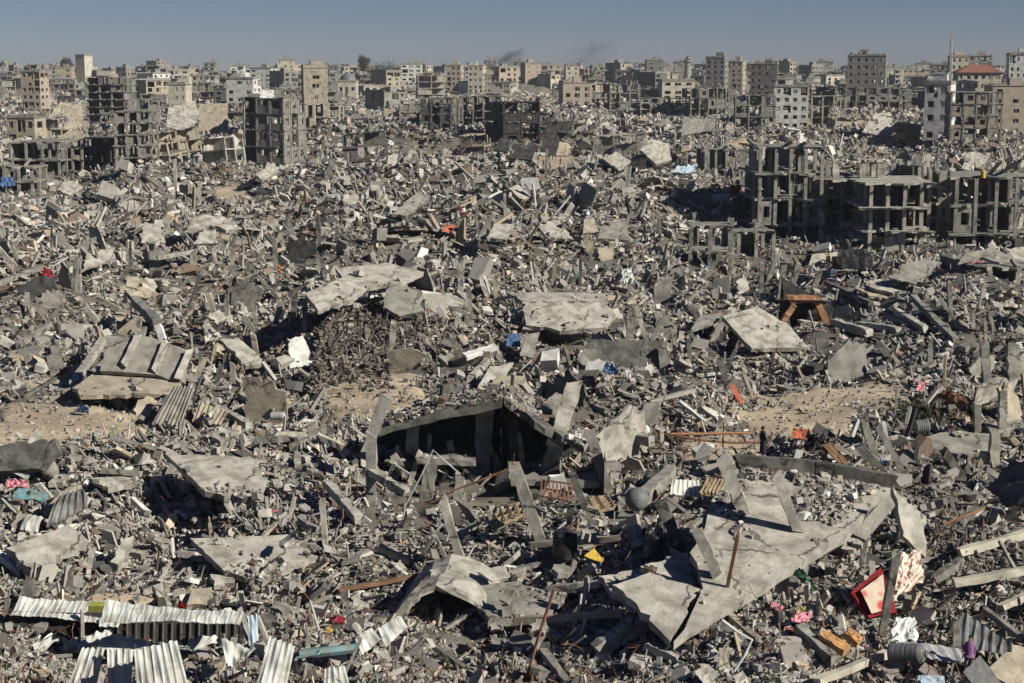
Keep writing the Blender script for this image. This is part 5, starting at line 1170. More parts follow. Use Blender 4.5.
# people
def person(px, py, label, top, legs, pose='stand', yaw=0, h=1.7, bow=0.0, hh=0.1, hair='hair', coat=None, coatlow=0.0):
    a = P(px, py, hh)
    st = .18 if pose == 'walk' else .02; s = h/1.7
    J = dict(pel=(0, 0, .92), waist=(0, 0, 1.05), chest=(0, .02+bow*.3, 1.3), neck=(0, .02+bow*.5, 1.46), head=(0, .0+bow*.55, 1.56), crown=(0, .01+bow*.6, 1.68),
             lh=(.09, 0, .88), lk=(.1, -st*.5-.02, .48), la=(.1, st*.3, .08), lt=(.1, -.16+st*.5, .04), rh=(-.09, 0, .88), rk=(-.1, -st*1.1, .5), ra=(-.1, -st*1.6, .08), rt=(-.1, -.18-st*1.6, .04),
             ls=(.17, .02+bow*.4, 1.4), le=(.215, .05+st*.5+bow*.2, 1.13), lw=(.205, -.05+st*.5, .9), lp=(.205, -.07+st*.5, .83), rs=(-.17, .02+bow*.4, 1.4), re=(-.215, .05-st*.5+bow*.2, 1.13), rw=(-.205, -.1-st*.5, .9), rp=(-.205, -.12-st*.5, .83))
    rad = dict(pel=(.15, .11), waist=(.135, .1), chest=(.16, .11), neck=(.055, .055), head=(.085, .095), crown=(.06, .07), lh=(.09, .09), lk=(.06, .06), la=(.04, .045), lt=(.04, .03), ls=(.06, .06), le=(.042, .042), lw=(.03, .03), lp=(.035, .018))
    E = [('pel', 'waist'), ('waist', 'chest'), ('chest', 'neck'), ('neck', 'head'), ('head', 'crown')]
    for q in 'lr': E += [('pel', q+'h'), (q+'h', q+'k'), (q+'k', q+'a'), (q+'a', q+'t'), ('chest', q+'s'), (q+'s', q+'e'), (q+'e', q+'w'), (q+'w', q+'p')]
    for q, sg in (('l', 1), ('r', -1)):
        b = J[q+'p']
        for i in range(4): J[f'{q}f{i}'] = (b[0]+.005*sg, b[1]-.03+.02*i, b[2]-.075-(.008 if i in (1, 2) else 0)); rad[f'{q}f{i}'] = (.009, .009); E.append((q+'p', f'{q}f{i}'))
        J[q+'th'] = (b[0]-.02*sg, b[1]-.055, b[2]-.02); rad[q+'th'] = (.01, .01); E.append((q+'w', q+'th'))
    for k in list(rad):
        if k[0] == 'l' : rad['r'+k[1:]] = rad[k]
    ks = list(J); me = bpy.data.meshes.new('person'); me.from_pydata([tuple(c*s for c in J[k]) for k in ks], [(ks.index(a_), ks.index(b_)) for a_, b_ in E], [])
    o = bpy.data.objects.new('person', me); COL.objects.link(o); m_ = o.modifiers.new('s', 'SKIN'); m_.use_smooth_shade = True
    for i, k in enumerate(ks): me.skin_vertices[0].data[i].radius = [r_*s for r_ in rad[k]]
    me.skin_vertices[0].data[0].use_root = True
    m2 = o.modifiers.new('u', 'SUBSURF'); m2.levels = 1; m2.render_levels = 1
    dg = bpy.context.evaluated_depsgraph_get(); nm = bpy.data.meshes.new_from_object(o.evaluated_get(dg)); o.modifiers.clear(); o.data = nm
    nm.materials.clear()
    for q in ('skin', top, legs, 'black'): nm.materials.append(M[q])
    for p_ in nm.polygons:
        c = p_.center/s; i = 0
        if c.z < .07: i = 3
        elif c.z < .97 and abs(c.x) < .2: i = 2
        elif c.z < 1.46 and (c.z > .95 or abs(c.x) < .2): i = 1
        p_.material_index = i
    o.location = a; o.rotation_euler.z = yaw; tag(o, label, 'person'); hero(o)
    if coat:
        vs = []; fs = []; prof = [(.34, .24, .17, 0), (.7, .22, .16, 0), (1.0, .19, .14, 0), (1.25, .2, .13, bow*.2), (1.42, .17, .11, bow*.42), (1.49, .07, .07, bow*.5)]
        for z, rx_, ry_, dy_ in prof:
            for k in range(14): t = 2*math.pi*k/14; w_ = 1+.06*math.sin(k*2.3)*(z < .9); vs.append((rx_*math.cos(t)*w_*s, (dy_+.01+ry_*math.sin(t)*w_)*s, max(z, coatlow)*s))
        for i in range(len(prof)-1):
            for k in range(14): fs.append((i*14+k, i*14+(k+1) % 14, (i+1)*14+(k+1) % 14, (i+1)*14+k))
        link('coat' if coatlow < .6 else 'shirt', vs, fs, coat, o, smooth=True)
    mb = MB(); hc = Vector((0, .03+bow*.57, 1.63))*s
    mb.tube([hc+Vector((0, .04, -.1))*s, hc+Vector((0, .03, -.03))*s, hc+Vector((0, .0, .06))*s, hc+Vector((0, .0, .1))*s], [.06*s, .1*s, .085*s, .03*s], 10); mb.build('hair', hair, o)
    mb = MB(); fc = Vector((0, -.1+bow*.55, 1.56))*s; mb.tube([fc, fc+Vector((0, -.025, -.02))*s], [.012*s, .016*s], 5); mb.build('nose', 'skin', o)
    mb = MB()
    for x in (-.033, .033): mb.tube([fc+Vector((x, .01, .025))*s, fc+Vector((x, -.004, .025))*s], .011*s, 5)
    mb.build('eyes', 'black', o)
    return o
person(763, 459, 'person in dark clothes walking on the sandy track by the rusty rails', 'navy', 'navy', 'walk', R(100), 1.8, hh=.35, coat='navy')
person(828, 270, 'person in yellow top and blue trousers standing beside the black tank', 'ytop', 'jeans', 'stand', R(20), 1.7, hh=1.5, coat='ytop', coatlow=.8)
person(968, 676, 'person in a purple shirt behind the grey framed panel', 'purple', 'navy', 'walk', R(-30), 1.5, .25, hh=.3, coat='purple', coatlow=.85)
person(460, 216, 'person in a dark red coat, left of two close together in the distance', 'maroon', 'maroon', 'stand', 0, 1.5, hh=.6)
person(464, 219, 'person in white and dark red, right of two close together in the distance', 'wtop', 'maroon', 'stand', R(30), 1.75, hh=.6)
for i, (x, y, l, t) in enumerate(((549, 160, 'leftmost of three distant dark-clad people by the parked white car', 'navy'), (552.5, 160, 'middle one of three distant dark-clad people by the parked white car', 'navy'), (555.5, 160, 'rightmost of three distant dark-clad people by the parked white car', 'navy'),
    (543.5, 167, 'distant person in dark clothes alone left of the white cloth', 'navy'), (560.5, 165, 'distant person in red top near the sandy patch', 'red'), (564, 173, 'distant person in dark clothes beside the grey-topped companion', 'navy'), (560, 173, 'distant person in pale grey top beside a dark-clad companion', 'wtop'))):
    person(x, y, l, t, 'navy', 'stand', R(i*50), 1.7, hh=.5)
# distant parked car on the sandy patch
a = P(544.5, 156, .2); root = empty('car', a, R(5)); tag(root, 'small distant white car parked on the sandy patch by three people', 'car')
mb = MB(); mb.add([(-2.1, -.8, .3), (2.1, -.8, .3), (2.1, .8, .3), (-2.1, .8, .3), (-2.1, -.85, .85), (2.1, -.85, .8), (2.1, .85, .8), (-2.1, .85, .85), (-1.3, -.7, 1.4), (.8, -.7, 1.4), (.8, .7, 1.4), (-1.3, .7, 1.4), (-1.8, -.84, .9), (1.3, -.84, .88), (1.3, .84, .88), (-1.8, .84, .9)],
    [(3, 2, 1, 0), (0, 1, 5, 4), (1, 2, 6, 5), (2, 3, 7, 6), (3, 0, 4, 7), (4, 5, 13, 12), (5, 6, 14, 13), (6, 7, 15, 14), (7, 4, 12, 15), (12, 13, 9, 8), (13, 14, 10, 9), (14, 15, 11, 10), (15, 12, 8, 11), (8, 9, 10, 11)]); mb.build('body', 'white', root)
mb = MB(); mb.add([(-1.5, -.84, .93), (1.1, -.84, .93), (.7, -.735, 1.33), (-1.2, -.735, 1.33)], [(0, 1, 2, 3)]); mb.build('window', 'glass', root)
for x in (-1.3, 1.3):
    for y in (-.8, .8): mb = MB(); mb.tube([(x, y-.1, .32), (x, y+.1, .32)], .32, 12); mb.build('wheel', 'black', root)
hero(root)
raster(HERO[HB:]); HB = len(HERO)
CLV += [([(12, 620), (246, 626), (248, 644), (190, 652), (76, 650), (6, 646)], yw+.2), ([(196, 650), (256, 655), (252, 683), (196, 683)], P(220, 668, 0)[1]), ([(0, 648), (78, 652), (64, 676), (0, 676)], P(40, 665, 0)[1]),
        ([(410, 612), (436, 592), (466, 600), (486, 622), (488, 646), (430, 640)], P(450, 640, 0)[1]+4), ([(292, 306), (318, 314), (345, 308), (330, 338), (294, 338)], P(318, 338, 0)[1]), ([(792, 306), (816, 304), (828, 333), (786, 333)], P(806, 334, 0)[1]+1.5),
        ([(195, 246), (232, 240), (230, 266), (198, 264)], P(212, 266, 0)[1]), ([(54, 300), (76, 290), (74, 320), (52, 320)], P(64, 320, 0)[1]), ([(690, 458), (768, 462), (735, 500), (700, 480)], P(730, 478, 0)[1]), ([(985, 506), (1024, 506), (1024, 530), (940, 500), (960, 480)], P(985, 515, 0)[1])]
def fill_clv():
    gx, gy = np.meshgrid(np.arange(-XO, W+200), np.arange(H))
    for poly, dd in CLV:
        ins = np.zeros(gx.shape, bool)
        for i in range(len(poly)):
            (x1, y1), (x2, y2) = poly[i], poly[i-1]
            if y1 == y2: continue
            c = ((gy < y1) != (gy < y2)) & (gx < (x2-x1)*(gy-y1)/(y2-y1)+x1); ins ^= c
        f = dd*CT; ZB[ins] = np.minimum(ZB[ins], f)
fill_clv()

# ------------------------------------------------------------------ scattered slabs, columns, beams and wall pieces (things)
def overtrack(p, k=.95):         # would it stand in front of one of the open sandy patches?
    X, Y, D = proj(p); r = np.zeros(X.shape, bool)
    for a, b, c, d in CLEAR[:9]: r |= ((X-a)/(c*k))**2+((Y-b)/(d*k*.8))**2 < 1
    return r
def free(p, hgt, wd):
    q = np.array([[p[0]+a, p[1], p[2]+b] for a in (-wd/2, 0, wd/2) for b in (.1*hgt, .6*hgt, hgt)])
    return hides(q, .5).mean() < .12 and not overtrack(q).any() and clearing(q[:, 0], q[:, 1]).max() < .3
def size_word(px_): return 'small' if px_ < 11 else 'mid-sized' if px_ < 20 else 'large'
def scatter_things():
    rnd = random.Random(77); cw = dict(pale='pale', mid='grey', dark='dark', tan='tan', white='white')
    def sample(y0, y1, pw=1.0):
        px = rnd.uniform(-30, 1054); py = y0+(y1-y0)*rnd.random()**pw; return px, py, P(px, py, 0)
    n = 0; t = 0; clu = None
    while n < 235 and t < 4000:
        t += 1
        if clu and clu[0] > 0:
            clu[0] -= 1; p = np.array(clu[1])+np.array([rnd.uniform(-.3, .6)*clu[2], rnd.uniform(-.2, .7)*clu[2], 0]); p[2] = g1(p[0], p[1])+clu[4]*.35; clu[1] = p; clu[4] += 1
            px, py, _ = [float(q) for q in proj(p)]; ppm = F/p[1]; s = clu[2]*rnd.uniform(.7, 1.15)
        else:
            px, py, p = sample(135, 670, .95); ppm = F/p[1]; s = max(.9, min(6.5, rnd.uniform(9, 34)/ppm*(1 if rnd.random() < .75 else 1.6)))
            if py > 420: s = min(s, 22/ppm)
            if not free(p, s*.35, s*.9): continue
            clu = [rnd.choice((0, 2, 3, 4)), p, s, (rnd.uniform(10, 45)*rnd.choice((1, 1, 1, -.5)), rnd.uniform(-25, 30), rnd.uniform(-.6, .6)), 1]
        random.seed(n+1000); k = rnd.choice((4, 4, 4, 5, 6)); asp = rnd.uniform(.4, 1)
        pts = [np.array([math.cos(a)*s/2*rnd.uniform(.85, 1.25), math.sin(a)*s*asp/2*rnd.uniform(.85, 1.25), 0]) for a in [2*math.pi*(i+rnd.uniform(-.2, .2))/k+.7 for i in range(k)]]
        th = rnd.uniform(.16, .34); v, f = slab_mesh(pts, np.array([0, 0, 1.]), th, .18, .05)
        tilt = rnd.choice((rnd.uniform(3, 15), rnd.uniform(12, 35), rnd.uniform(30, 65))); rx = R(clu[3][0]+rnd.uniform(-7, 7)); ry = R(clu[3][1]+rnd.uniform(-7, 7)); rz = clu[3][2]+rnd.uniform(-.15, .15); tilt = math.degrees(math.acos(math.cos(rx)*math.cos(ry)))
        v = [tuple(q) for q in (np.array(v)@np.array(Matrix.Rotation(rnd.uniform(0, 3.1), 3, 'Z')))]; v = rot_mesh(v, rx, ry, rz)
        m = rnd.choice(('pale', 'pale', 'pale', 'mid', 'mid', 'mid', 'tan' if py < 420 else 'mid', 'dark') if rnd.random() < .97 or py > 400 else ('white',)); o = link('concrete_slab', v, f, m)
        lift = s*.18*abs(math.sin(rx))+rnd.uniform(.1, .5); o.location = p+np.array([0, 0, lift]); hero(o); raster([HERO[-1]])
        w = 'lying almost flat' if tilt < 13 else 'tilted' if tilt < 35 else 'steeply tipped'
        auto(o, f"{size_word(s*ppm)} {w.replace('lying almost ', '')} {cw[m]}", 'slab', 'concrete slab', 'broken concrete slabs strewn over the rubble', px, py); n += 1
        if rnd.random() < .25: rebars(o, (0, 0, -th/2), (rnd.uniform(-1, 1), rnd.uniform(-1, 0), .1), s*.8, 3, s*.7)
        if rnd.random() < .3: LIT.append(([np.array(o.location)+np.array(Matrix.Rotation(rz, 3, 'Z') @ Matrix.Rotation(ry, 3, 'Y') @ Matrix.Rotation(rx, 3, 'X') @ Vector(q)) for q in pts], np.array([0, 0, 1.]), int(8)))
    n = 0; t = 0
    while n < 120 and t < 5000:
        t += 1; px, py, p = sample(120, 400, 1.0); ppm = F/p[1]; L = rnd.uniform(1.6, 4.0)*(1 if py > 200 else 1.25); w = rnd.uniform(.25, .45)
        if not free(p, L, .8): continue
        random.seed(n+3000)
        for c in range(rnd.choice((1, 1, 2, 3)) if n < 118 else 1):
            q = p+np.array([c*rnd.uniform(1.6, 3.2), rnd.uniform(-.5, .8)*c, 0]); q[2] = g1(q[0], q[1])
            if c and not free(q, L, .8): continue
            ln = rnd.uniform(-.12, .12) if rnd.random() < .4 else rnd.uniform(-.9, .9); L2 = L*rnd.uniform(.7, 1.1)
            mb = MB(); top = (L2*math.sin(ln), rnd.uniform(-.5, .3), L2*math.cos(ln)); mb.beam((0, 0, -.6), top, w, w*rnd.uniform(.7, 1), 4, .05); m = rnd.choice(('mid', 'mid', 'pale', 'dark', 'tan'))
            o = mb.build('concrete_column', m); o.location = q; hero(o); raster([HERO[-1]])
            if rnd.random() < .4 and ppm > 5: rebars(o, top, top, w, 3, .8)
            lw = 'upright' if abs(ln) < .12 else 'right-leaning' if ln > 0 else 'left-leaning'
            auto(o, f"{'short' if L2 < 2.3 else 'tall'} {lw} {cw[m]}", 'column', 'column', 'bare columns standing in the rubble', px, py); n += 1
    n = 0; t = 0
    while n < 190 and t < 4000:
        t += 1; px, py, p = sample(170, 672, 1.0); ppm = F/p[1]; L = min(6, max(1.2, rnd.uniform(12, 42)/ppm)); w = rnd.uniform(.16, .38)
        if not free(p, .8, L*.8): continue
        random.seed(n+5000); an = rnd.uniform(0, math.pi); el = rnd.uniform(0, .5) if rnd.random() < .8 else rnd.uniform(.5, 1.1)
        v = np.array([math.cos(an)*math.cos(el), -abs(math.sin(an))*math.cos(el)*rnd.choice((1, -1)), math.sin(el)])*L
        mb = MB(); mb.beam(-v*.5, v*.5, w, w*rnd.uniform(.6, 1), 5, .05, up=(0, 0, 1)); m = rnd.choice(('pale', 'mid', 'mid', 'mid', 'dark', 'tan', 'white'))
        o = mb.build('concrete_beam', m); o.location = p+np.array([0, 0, .35+L*.3*math.sin(el)]); hero(o); raster([HERO[-1]])
        if rnd.random() < .3 and ppm > 6: rebars(o, v*.5, v, w, 3, .8)
        auto(o, f"{'short' if L*ppm < 20 else 'long'} {'lying' if el < .3 else 'sloping'} {cw[m]}", 'beam', 'beam', 'broken beams lying in the rubble', px, py); n += 1
    n = 0; t = 0
    while n < 75 and t < 4000:
        t += 1; px, py, p = sample(115, 460, 1.2); ppm = F/p[1]; L = rnd.uniform(1.5, 5); hh = rnd.uniform(1.2, 3.2)
        if not free(p, hh, L): continue
        random.seed(n+7000); pts = [np.array(q, float) for q in ((-L/2, 0, -.5), (L/2, 0, -.5), (L/2*rnd.uniform(.6, 1), 0, hh*rnd.uniform(.4, 1)), (L*rnd.uniform(-.1, .2), 0, hh), (-L/2, 0, hh*rnd.uniform(.4, 1)))]
        v, f = slab_mesh(pts, np.array([0, -1., 0]), .2, .25, .02); rx = R(rnd.uniform(-18, 18)); m = rnd.choice(('mid', 'tan', 'pale', 'dark', 'grey'))
        o = link('wall_fragment', rot_mesh(v, rx, R(rnd.uniform(-8, 8)), rnd.uniform(-.9, 1.0)), f, m); o.location = p; hero(o); raster([HERO[-1]])
        auto(o, f"{'low' if hh < 2 else 'high'} jagged {dict(mid='grey', tan='tan', pale='pale', dark='dark', grey='sooty grey')[m]}", 'wall fragment', 'wall fragment', 'wall fragments standing in the rubble', px, py); n += 1
scatter_things()

# ------------------------------------------------------------------ loose rubble nobody could count
def bx_t():
    v = np.array([(x, y, z) for z in (-.5, .5) for x, y in ((-.5, -.5), (.5, -.5), (.5, .5), (-.5, .5))]); return v, [(3, 2, 1, 0), (4, 5, 6, 7), (0, 1, 5, 4), (1, 2, 6, 5), (2, 3, 7, 6), (3, 0, 4, 7)]
def prism(ang):
    n = len(ang); v = np.array([(.55*math.cos(a), .55*math.sin(a), z) for z in (-.5, .5) for a in ang]); return v, [tuple(range(n))[::-1], tuple(range(n, 2*n))]+[(i, (i+1) % n, n+(i+1) % n, n+i) for i in range(n)]
TEM = [bx_t(), prism([0, 1.1, 2.3, 3.4, 4.9]), prism([0, 2.2, 3.6]), prism([.2, 1.4, 2.9, 4.4]), prism([0, .9, 2.2, 3.0, 4.1, 5.2])]
def rotm(rz, tilt, az, roll):
    n = len(rz); c, s = np.cos(rz), np.sin(rz); Z = np.zeros(n); O = np.ones(n)
    Rz = np.stack([c, -s, Z, s, c, Z, Z, Z, O], -1).reshape(n, 3, 3)
    k = np.stack([np.cos(az), np.sin(az), Z], -1); K = np.stack([Z, -k[:, 2], k[:, 1], k[:, 2], Z, -k[:, 0], -k[:, 1], k[:, 0], Z], -1).reshape(n, 3, 3)
    I = np.eye(3)[None]; T = I+np.sin(tilt)[:, None, None]*K+(1-np.cos(tilt))[:, None, None]*(K@K)
    return T@Rz
def pieces(name, C, Sz, Rm, col, jit, tsel):
    V = []; LI = []; LS = []; FC = []; base = 0; ls = 0
    for ti, (tv, tf) in enumerate(TEM):
        idx = np.nonzero(tsel == ti)[0]; n = len(idx)
        if not n: continue
        m = len(tv); v = tv[None]*(1+RN.uniform(-jit, jit, (n, m, 3)))+RN.uniform(-jit*.25, jit*.25, (n, m, 3)); v = v*Sz[idx][:, None, :]
        v = np.einsum('nij,nmj->nmi', Rm[idx], v)+C[idx][:, None, :]; V.append(v.reshape(-1, 3))
        fl = np.concatenate([np.array(f) for f in tf]); st = np.cumsum([0]+[len(f) for f in tf])[:-1]; tot = len(fl)
        LI.append((fl[None]+base+np.arange(n)[:, None]*m).ravel()); LS.append((st[None]+ls+np.arange(n)[:, None]*tot).ravel())
        FC.append(np.repeat(col[idx], len(tf), 0)); base += n*m; ls += n*tot
    V = np.concatenate(V).astype(np.float32); LI = np.concatenate(LI).astype(np.int32); LS = np.concatenate(LS).astype(np.int32); FC = np.concatenate(FC)
    me = bpy.data.meshes.new(name); me.vertices.add(len(V)); me.vertices.foreach_set('co', V.ravel()); me.loops.add(len(LI)); me.loops.foreach_set('vertex_index', LI)
    me.polygons.add(len(LS)); me.polygons.foreach_set('loop_start', LS); me.update(calc_edges=True); me.polygons.foreach_set('use_smooth', np.zeros(len(LS), bool))
    at = me.attributes.new('Col', 'FLOAT_COLOR', 'FACE'); at.data.foreach_set('color', np.concatenate([FC, np.ones((len(FC), 1))], 1).astype(np.float32).ravel())
    me.materials.append(M['chunk']); o = bpy.data.objects.new(name, me); COL.objects.link(o); o['kind'] = 'stuff'; return o
LABEL = dict(concrete_rubble='loose broken concrete lumps covering the whole ground', slab_debris='countless thin broken slab and block plates heaped everywhere', beam_debris='splintered beams, posts and bars strewn through the rubble',
             mixed_litter='coloured scraps of cloth, plastic and household litter in the rubble', grit='fine grey-tan grit and pebbles between the larger pieces')
def ground_pts(n, y0, y1, pw=1.0, clear_keep=.04):
    px = RN.uniform(-150, 1174, n); py = y0+(y1-y0)*RN.random(n)**pw
    a = (px-W/2)/F; b = (H/2-py)/F; dy = CT+b*ST; dz = -ST+b*CT
    z = np.zeros(n)
    for _ in range(10):
        t = (CH-z)/np.maximum(-dz, 1e-3); z = .6*zbase(0, dy*t)+.4*z
    X = a*t; Y = dy*t; ok = (Y > 50) & (Y < 2400); X, Y = X[ok], Y[ok]
    c = clearing(X, Y); ok = RN.random(len(X)) > c*(1-clear_keep); X, Y = X[ok], Y[ok]; c = c[ok]
    return np.stack([X, Y, zfull(X, Y)], -1), c
def far_pts(n, d0, d1):         # even cover per square metre of the distant slopes
    Y = d0+(d1-d0)*RN.random(n)**.8; X = RN.uniform(-.36, .36, n)*Y
    c = clearing(X, Y); ok = RN.random(n) > c; X, Y, c = X[ok], Y[ok], c[ok]
    return np.stack([X, Y, zfull(X, Y)], -1), c
def palette(C, kind):
    n = len(C); b = np.array([.264, .248, .213])[None]*np.exp(RN.normal(0, .24, (n, 1)))
    zone = vn(C[:, 0]/11, C[:, 1]/16, 31)[:, None]; b = b*(.82+.36*zone)
    r = RN.random(n); br = vn(C[:, 0]/7, C[:, 1]/11, 41)
    k = r < .035; b[k] = np.array([.50, .49, .45])*RN.uniform(.8, 1.15, (k.sum(), 1))
    k = (r > .05) & (r < .08+.25*sst(.6, .85, br)); b[k] = np.array([.15, .11, .08])*RN.uniform(.5, 1.3, (k.sum(), 1))
    k = (r > .80) & (r < .90); b[k] = b[k]*np.array([1.18, 1.03, .84])
    k = (r > .87) & (r < .99); b[k] = np.array([.08, .077, .07])*RN.uniform(.4, 1.4, (k.sum(), 1))
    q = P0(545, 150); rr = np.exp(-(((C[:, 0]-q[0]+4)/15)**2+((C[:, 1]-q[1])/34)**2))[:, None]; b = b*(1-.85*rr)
    return np.clip(b, .01, .85)
def cull(C, S_, keep=.05, up=.5):
    q = C.copy(); q[:, 2] += S_[:, 2]*up
    hid = hides(q, .4); q2 = C.copy(); q2[:, 2] += S_.max(1)*.6; hid |= hides(q2, .4)
    q3 = q.copy(); q3[:, 0] += S_[:, 0]*.4; hid |= hides(q3, .4); q3[:, 0] -= S_[:, 0]*.8; hid |= hides(q3, .4)
    q4 = C.copy(); q4[:, 2] += S_.max(1)*.5; ot = overtrack(q4) & (S_.max(1) > .35) & (RN.random(len(C)) < .8)
    return ~ot & (~hid | (RN.random(len(C)) < np.where((C[:, 1] > 165) & (S_.max(1) < 2.2), .5*sst(165, 240, C[:, 1]), keep*np.clip(.5/S_.max(1), .05, 1))))
def scatter_stuff():
    ZB[:, :] = ZB        # placed pieces stay readable above the loose rubble
    # lumps
    C, c = ground_pts(330000, 82, 770, 1.0, .14); ppm = F/C[:, 1]
    Cf, cf = far_pts(190000, 230, 900); C = np.concatenate([C, Cf]); c = np.concatenate([c, cf]); ppm = F/C[:, 1]
    s = np.clip(RN.lognormal(.86, .58, len(C))/ppm, .05, 2.4); s = np.where(c > .3, np.minimum(s, .25), s)
    Sz = np.stack([s*RN.uniform(.7, 1.5, len(C)), s*RN.uniform(.6, 1.1, len(C)), s*RN.uniform(.35, .9, len(C))], -1)
    k = cull(C, Sz); C, Sz = C[k], Sz[k]; n = len(C)
    C[:, 2] += Sz[:, 2]*RN.uniform(-.1, .5, n)+(RN.random(n) < .25)*Sz[:, 0]*.5
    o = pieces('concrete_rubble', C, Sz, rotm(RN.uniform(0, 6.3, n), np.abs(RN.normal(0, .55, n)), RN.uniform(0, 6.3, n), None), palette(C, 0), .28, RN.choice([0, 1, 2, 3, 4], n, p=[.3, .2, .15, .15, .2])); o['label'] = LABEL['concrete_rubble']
    # plates
    C, c = ground_pts(88000, 84, 740, 1.0, .01); ppm = F/C[:, 1]
    Cf, cf = far_pts(42000, 230, 800); C = np.concatenate([C, Cf]); c = np.concatenate([c, cf]); ppm = F/C[:, 1]
    s = np.clip(RN.lognormal(1.65, .58, len(C))/ppm, .12, 4.4)
    Sz = np.stack([s, s*RN.uniform(.35, .9, len(C)), np.clip(s*RN.uniform(.06, .2, len(C)), .05, .3)], -1)
    k = cull(C, Sz*np.array([1, 1, 1.5]), .05, 1.5) & (c < .4); C, Sz, s = C[k], Sz[k], s[k]; n = len(C)
    tilt = np.where(RN.random(n) < .6, np.abs(RN.normal(0, .35, n)), RN.uniform(.5, 1.45, n)); flow = 9*vn(C[:, 0]/13, C[:, 1]/17, 71); az = np.where(RN.random(n) < .65, flow+RN.normal(0, .35, n), RN.uniform(0, 6.3, n))
    C[:, 2] += s*.3*np.sin(tilt)+RN.uniform(.02, .3, n)*np.minimum(s, 1.5)
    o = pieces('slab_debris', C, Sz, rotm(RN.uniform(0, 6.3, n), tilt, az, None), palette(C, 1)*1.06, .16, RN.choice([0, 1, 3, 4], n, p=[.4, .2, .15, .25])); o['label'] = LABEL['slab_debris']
    # beams and sticks
    C, c = ground_pts(64000, 84, 740, 1.0, .01); ppm = F/C[:, 1]
    Cf, cf = far_pts(32000, 230, 800); C = np.concatenate([C, Cf]); c = np.concatenate([c, cf]); ppm = F/C[:, 1]
    s = np.clip(RN.lognormal(2.15, .55, len(C))/ppm, .2, 5.0); w = np.clip(s*RN.uniform(.05, .14, len(C)), 1.1/ppm*.6, .4)
    Sz = np.stack([s, w, w*RN.uniform(.6, 1.1, len(C))], -1)
    k = cull(C, Sz+np.array([0, 0, .5]), .05, 1) & (c < .4); C, Sz, s = C[k], Sz[k], s[k]; n = len(C)
    rz = np.where(RN.random(n) < .55, 9*vn(C[:, 0]/12, C[:, 1]/16, 73)+RN.normal(0, .3, n), RN.uniform(0, 6.3, n)); tilt = np.where(RN.random(n) < .7, np.abs(RN.normal(0, .35, n)), RN.uniform(.5, 1.5, n)); az = rz+math.pi/2
    C[:, 2] += s*.4*np.sin(tilt)+RN.uniform(.05, .35, n)*np.minimum(s, 1.2)
    o = pieces('beam_debris', C, Sz, rotm(rz, tilt, az, None), palette(C, 2), .1, np.zeros(n, int)); o['label'] = LABEL['beam_debris']
    # coloured litter
    C, c = ground_pts(15000, 150, 740, .8, .3); ppm = F/C[:, 1]
    q = vn(C[:, 0]/6, C[:, 1]/9, 51); k = RN.random(len(C)) < sst(.35, .75, q)+.15; C = C[k]; ppm = ppm[k]
    s = np.clip(RN.lognormal(1.1, .45, len(C))/ppm, .06, 1.3); Sz = np.stack([s, s*RN.uniform(.4, .9, len(C)), s*RN.uniform(.1, .35, len(C))], -1)
    k = cull(C, Sz); C, Sz = C[k], Sz[k]; n = len(C); C[:, 2] += Sz[:, 0]*RN.uniform(.2, .8, n)
    pal = np.array([(.65, .65, .63), (.68, .67, .64), (.6, .6, .58), (.33, .03, .03), (.28, .05, .05), (.45, .10, .04), (.05, .14, .34), (.12, .25, .38), (.40, .24, .10), (.22, .10, .05), (.5, .3, .3), (.05, .15, .09), (.5, .36, .06), (.06, .06, .08), (.05, .05, .07), (.30, .17, .10), (.3, .14, .08)])
    col = pal[RN.integers(0, len(pal), n)]*RN.uniform(.5, .9, (n, 1)); col = col*.75+.25*np.array([.24, .225, .19])
    o = pieces('mixed_litter', C, Sz, rotm(RN.uniform(0, 6.3, n), RN.uniform(0, 1.3, n), RN.uniform(0, 6.3, n), None), col, .3, RN.choice([0, 1, 2, 3, 4], n)); o['label'] = LABEL['mixed_litter']
    # rubble lying on the placed slabs
    Cs = []; Ss = []
    for pts, nn, cnt in LIT:
        pts = [np.asarray(p) for p in pts]; c0 = sum(pts)/len(pts); m = int(cnt*(4 if cnt < 150 else 5)); th_ = .62 if cnt < 150 else .42
        f0 = RN.uniform(0, 6.3)
        for _ in range(m):
            i = RN.integers(len(pts)); a, b = RN.random(2); a, b = (1-a, 1-b) if a+b > 1 else (a, b)
            p = c0+(pts[i]-c0)*a+(pts[(i+1) % len(pts)]-c0)*b
            if vn(np.array([p[0]*.9]), np.array([p[1]*.9]), 61)[0] < th_: continue
            ss = min(.7, RN.lognormal(.75, .55)*p[1]/F); Cs.append(p+nn*ss*.25); Ss.append((ss*RN.uniform(.8, 1.4), ss*RN.uniform(.6, 1), ss*RN.uniform(.4, .8)))
    C = np.array(Cs); Sz = np.array(Ss); n = len(C)
    o = pieces('concrete_crumbs', C, Sz, rotm(RN.uniform(0, 6.3, n), RN.uniform(0, .6, n), RN.uniform(0, 6.3, n), None), palette(C, 0)*1.05, .28, RN.choice([0, 1, 3, 4], n)); o['label'] = 'small concrete crumbs scattered on the tops of slabs'
    # rods: bent reinforcing wire
    C, c = ground_pts(9000, 260, 740, .8, .0); V = []; Fs = []; mb = MB(); rnd = random.Random(4); cnt = 0
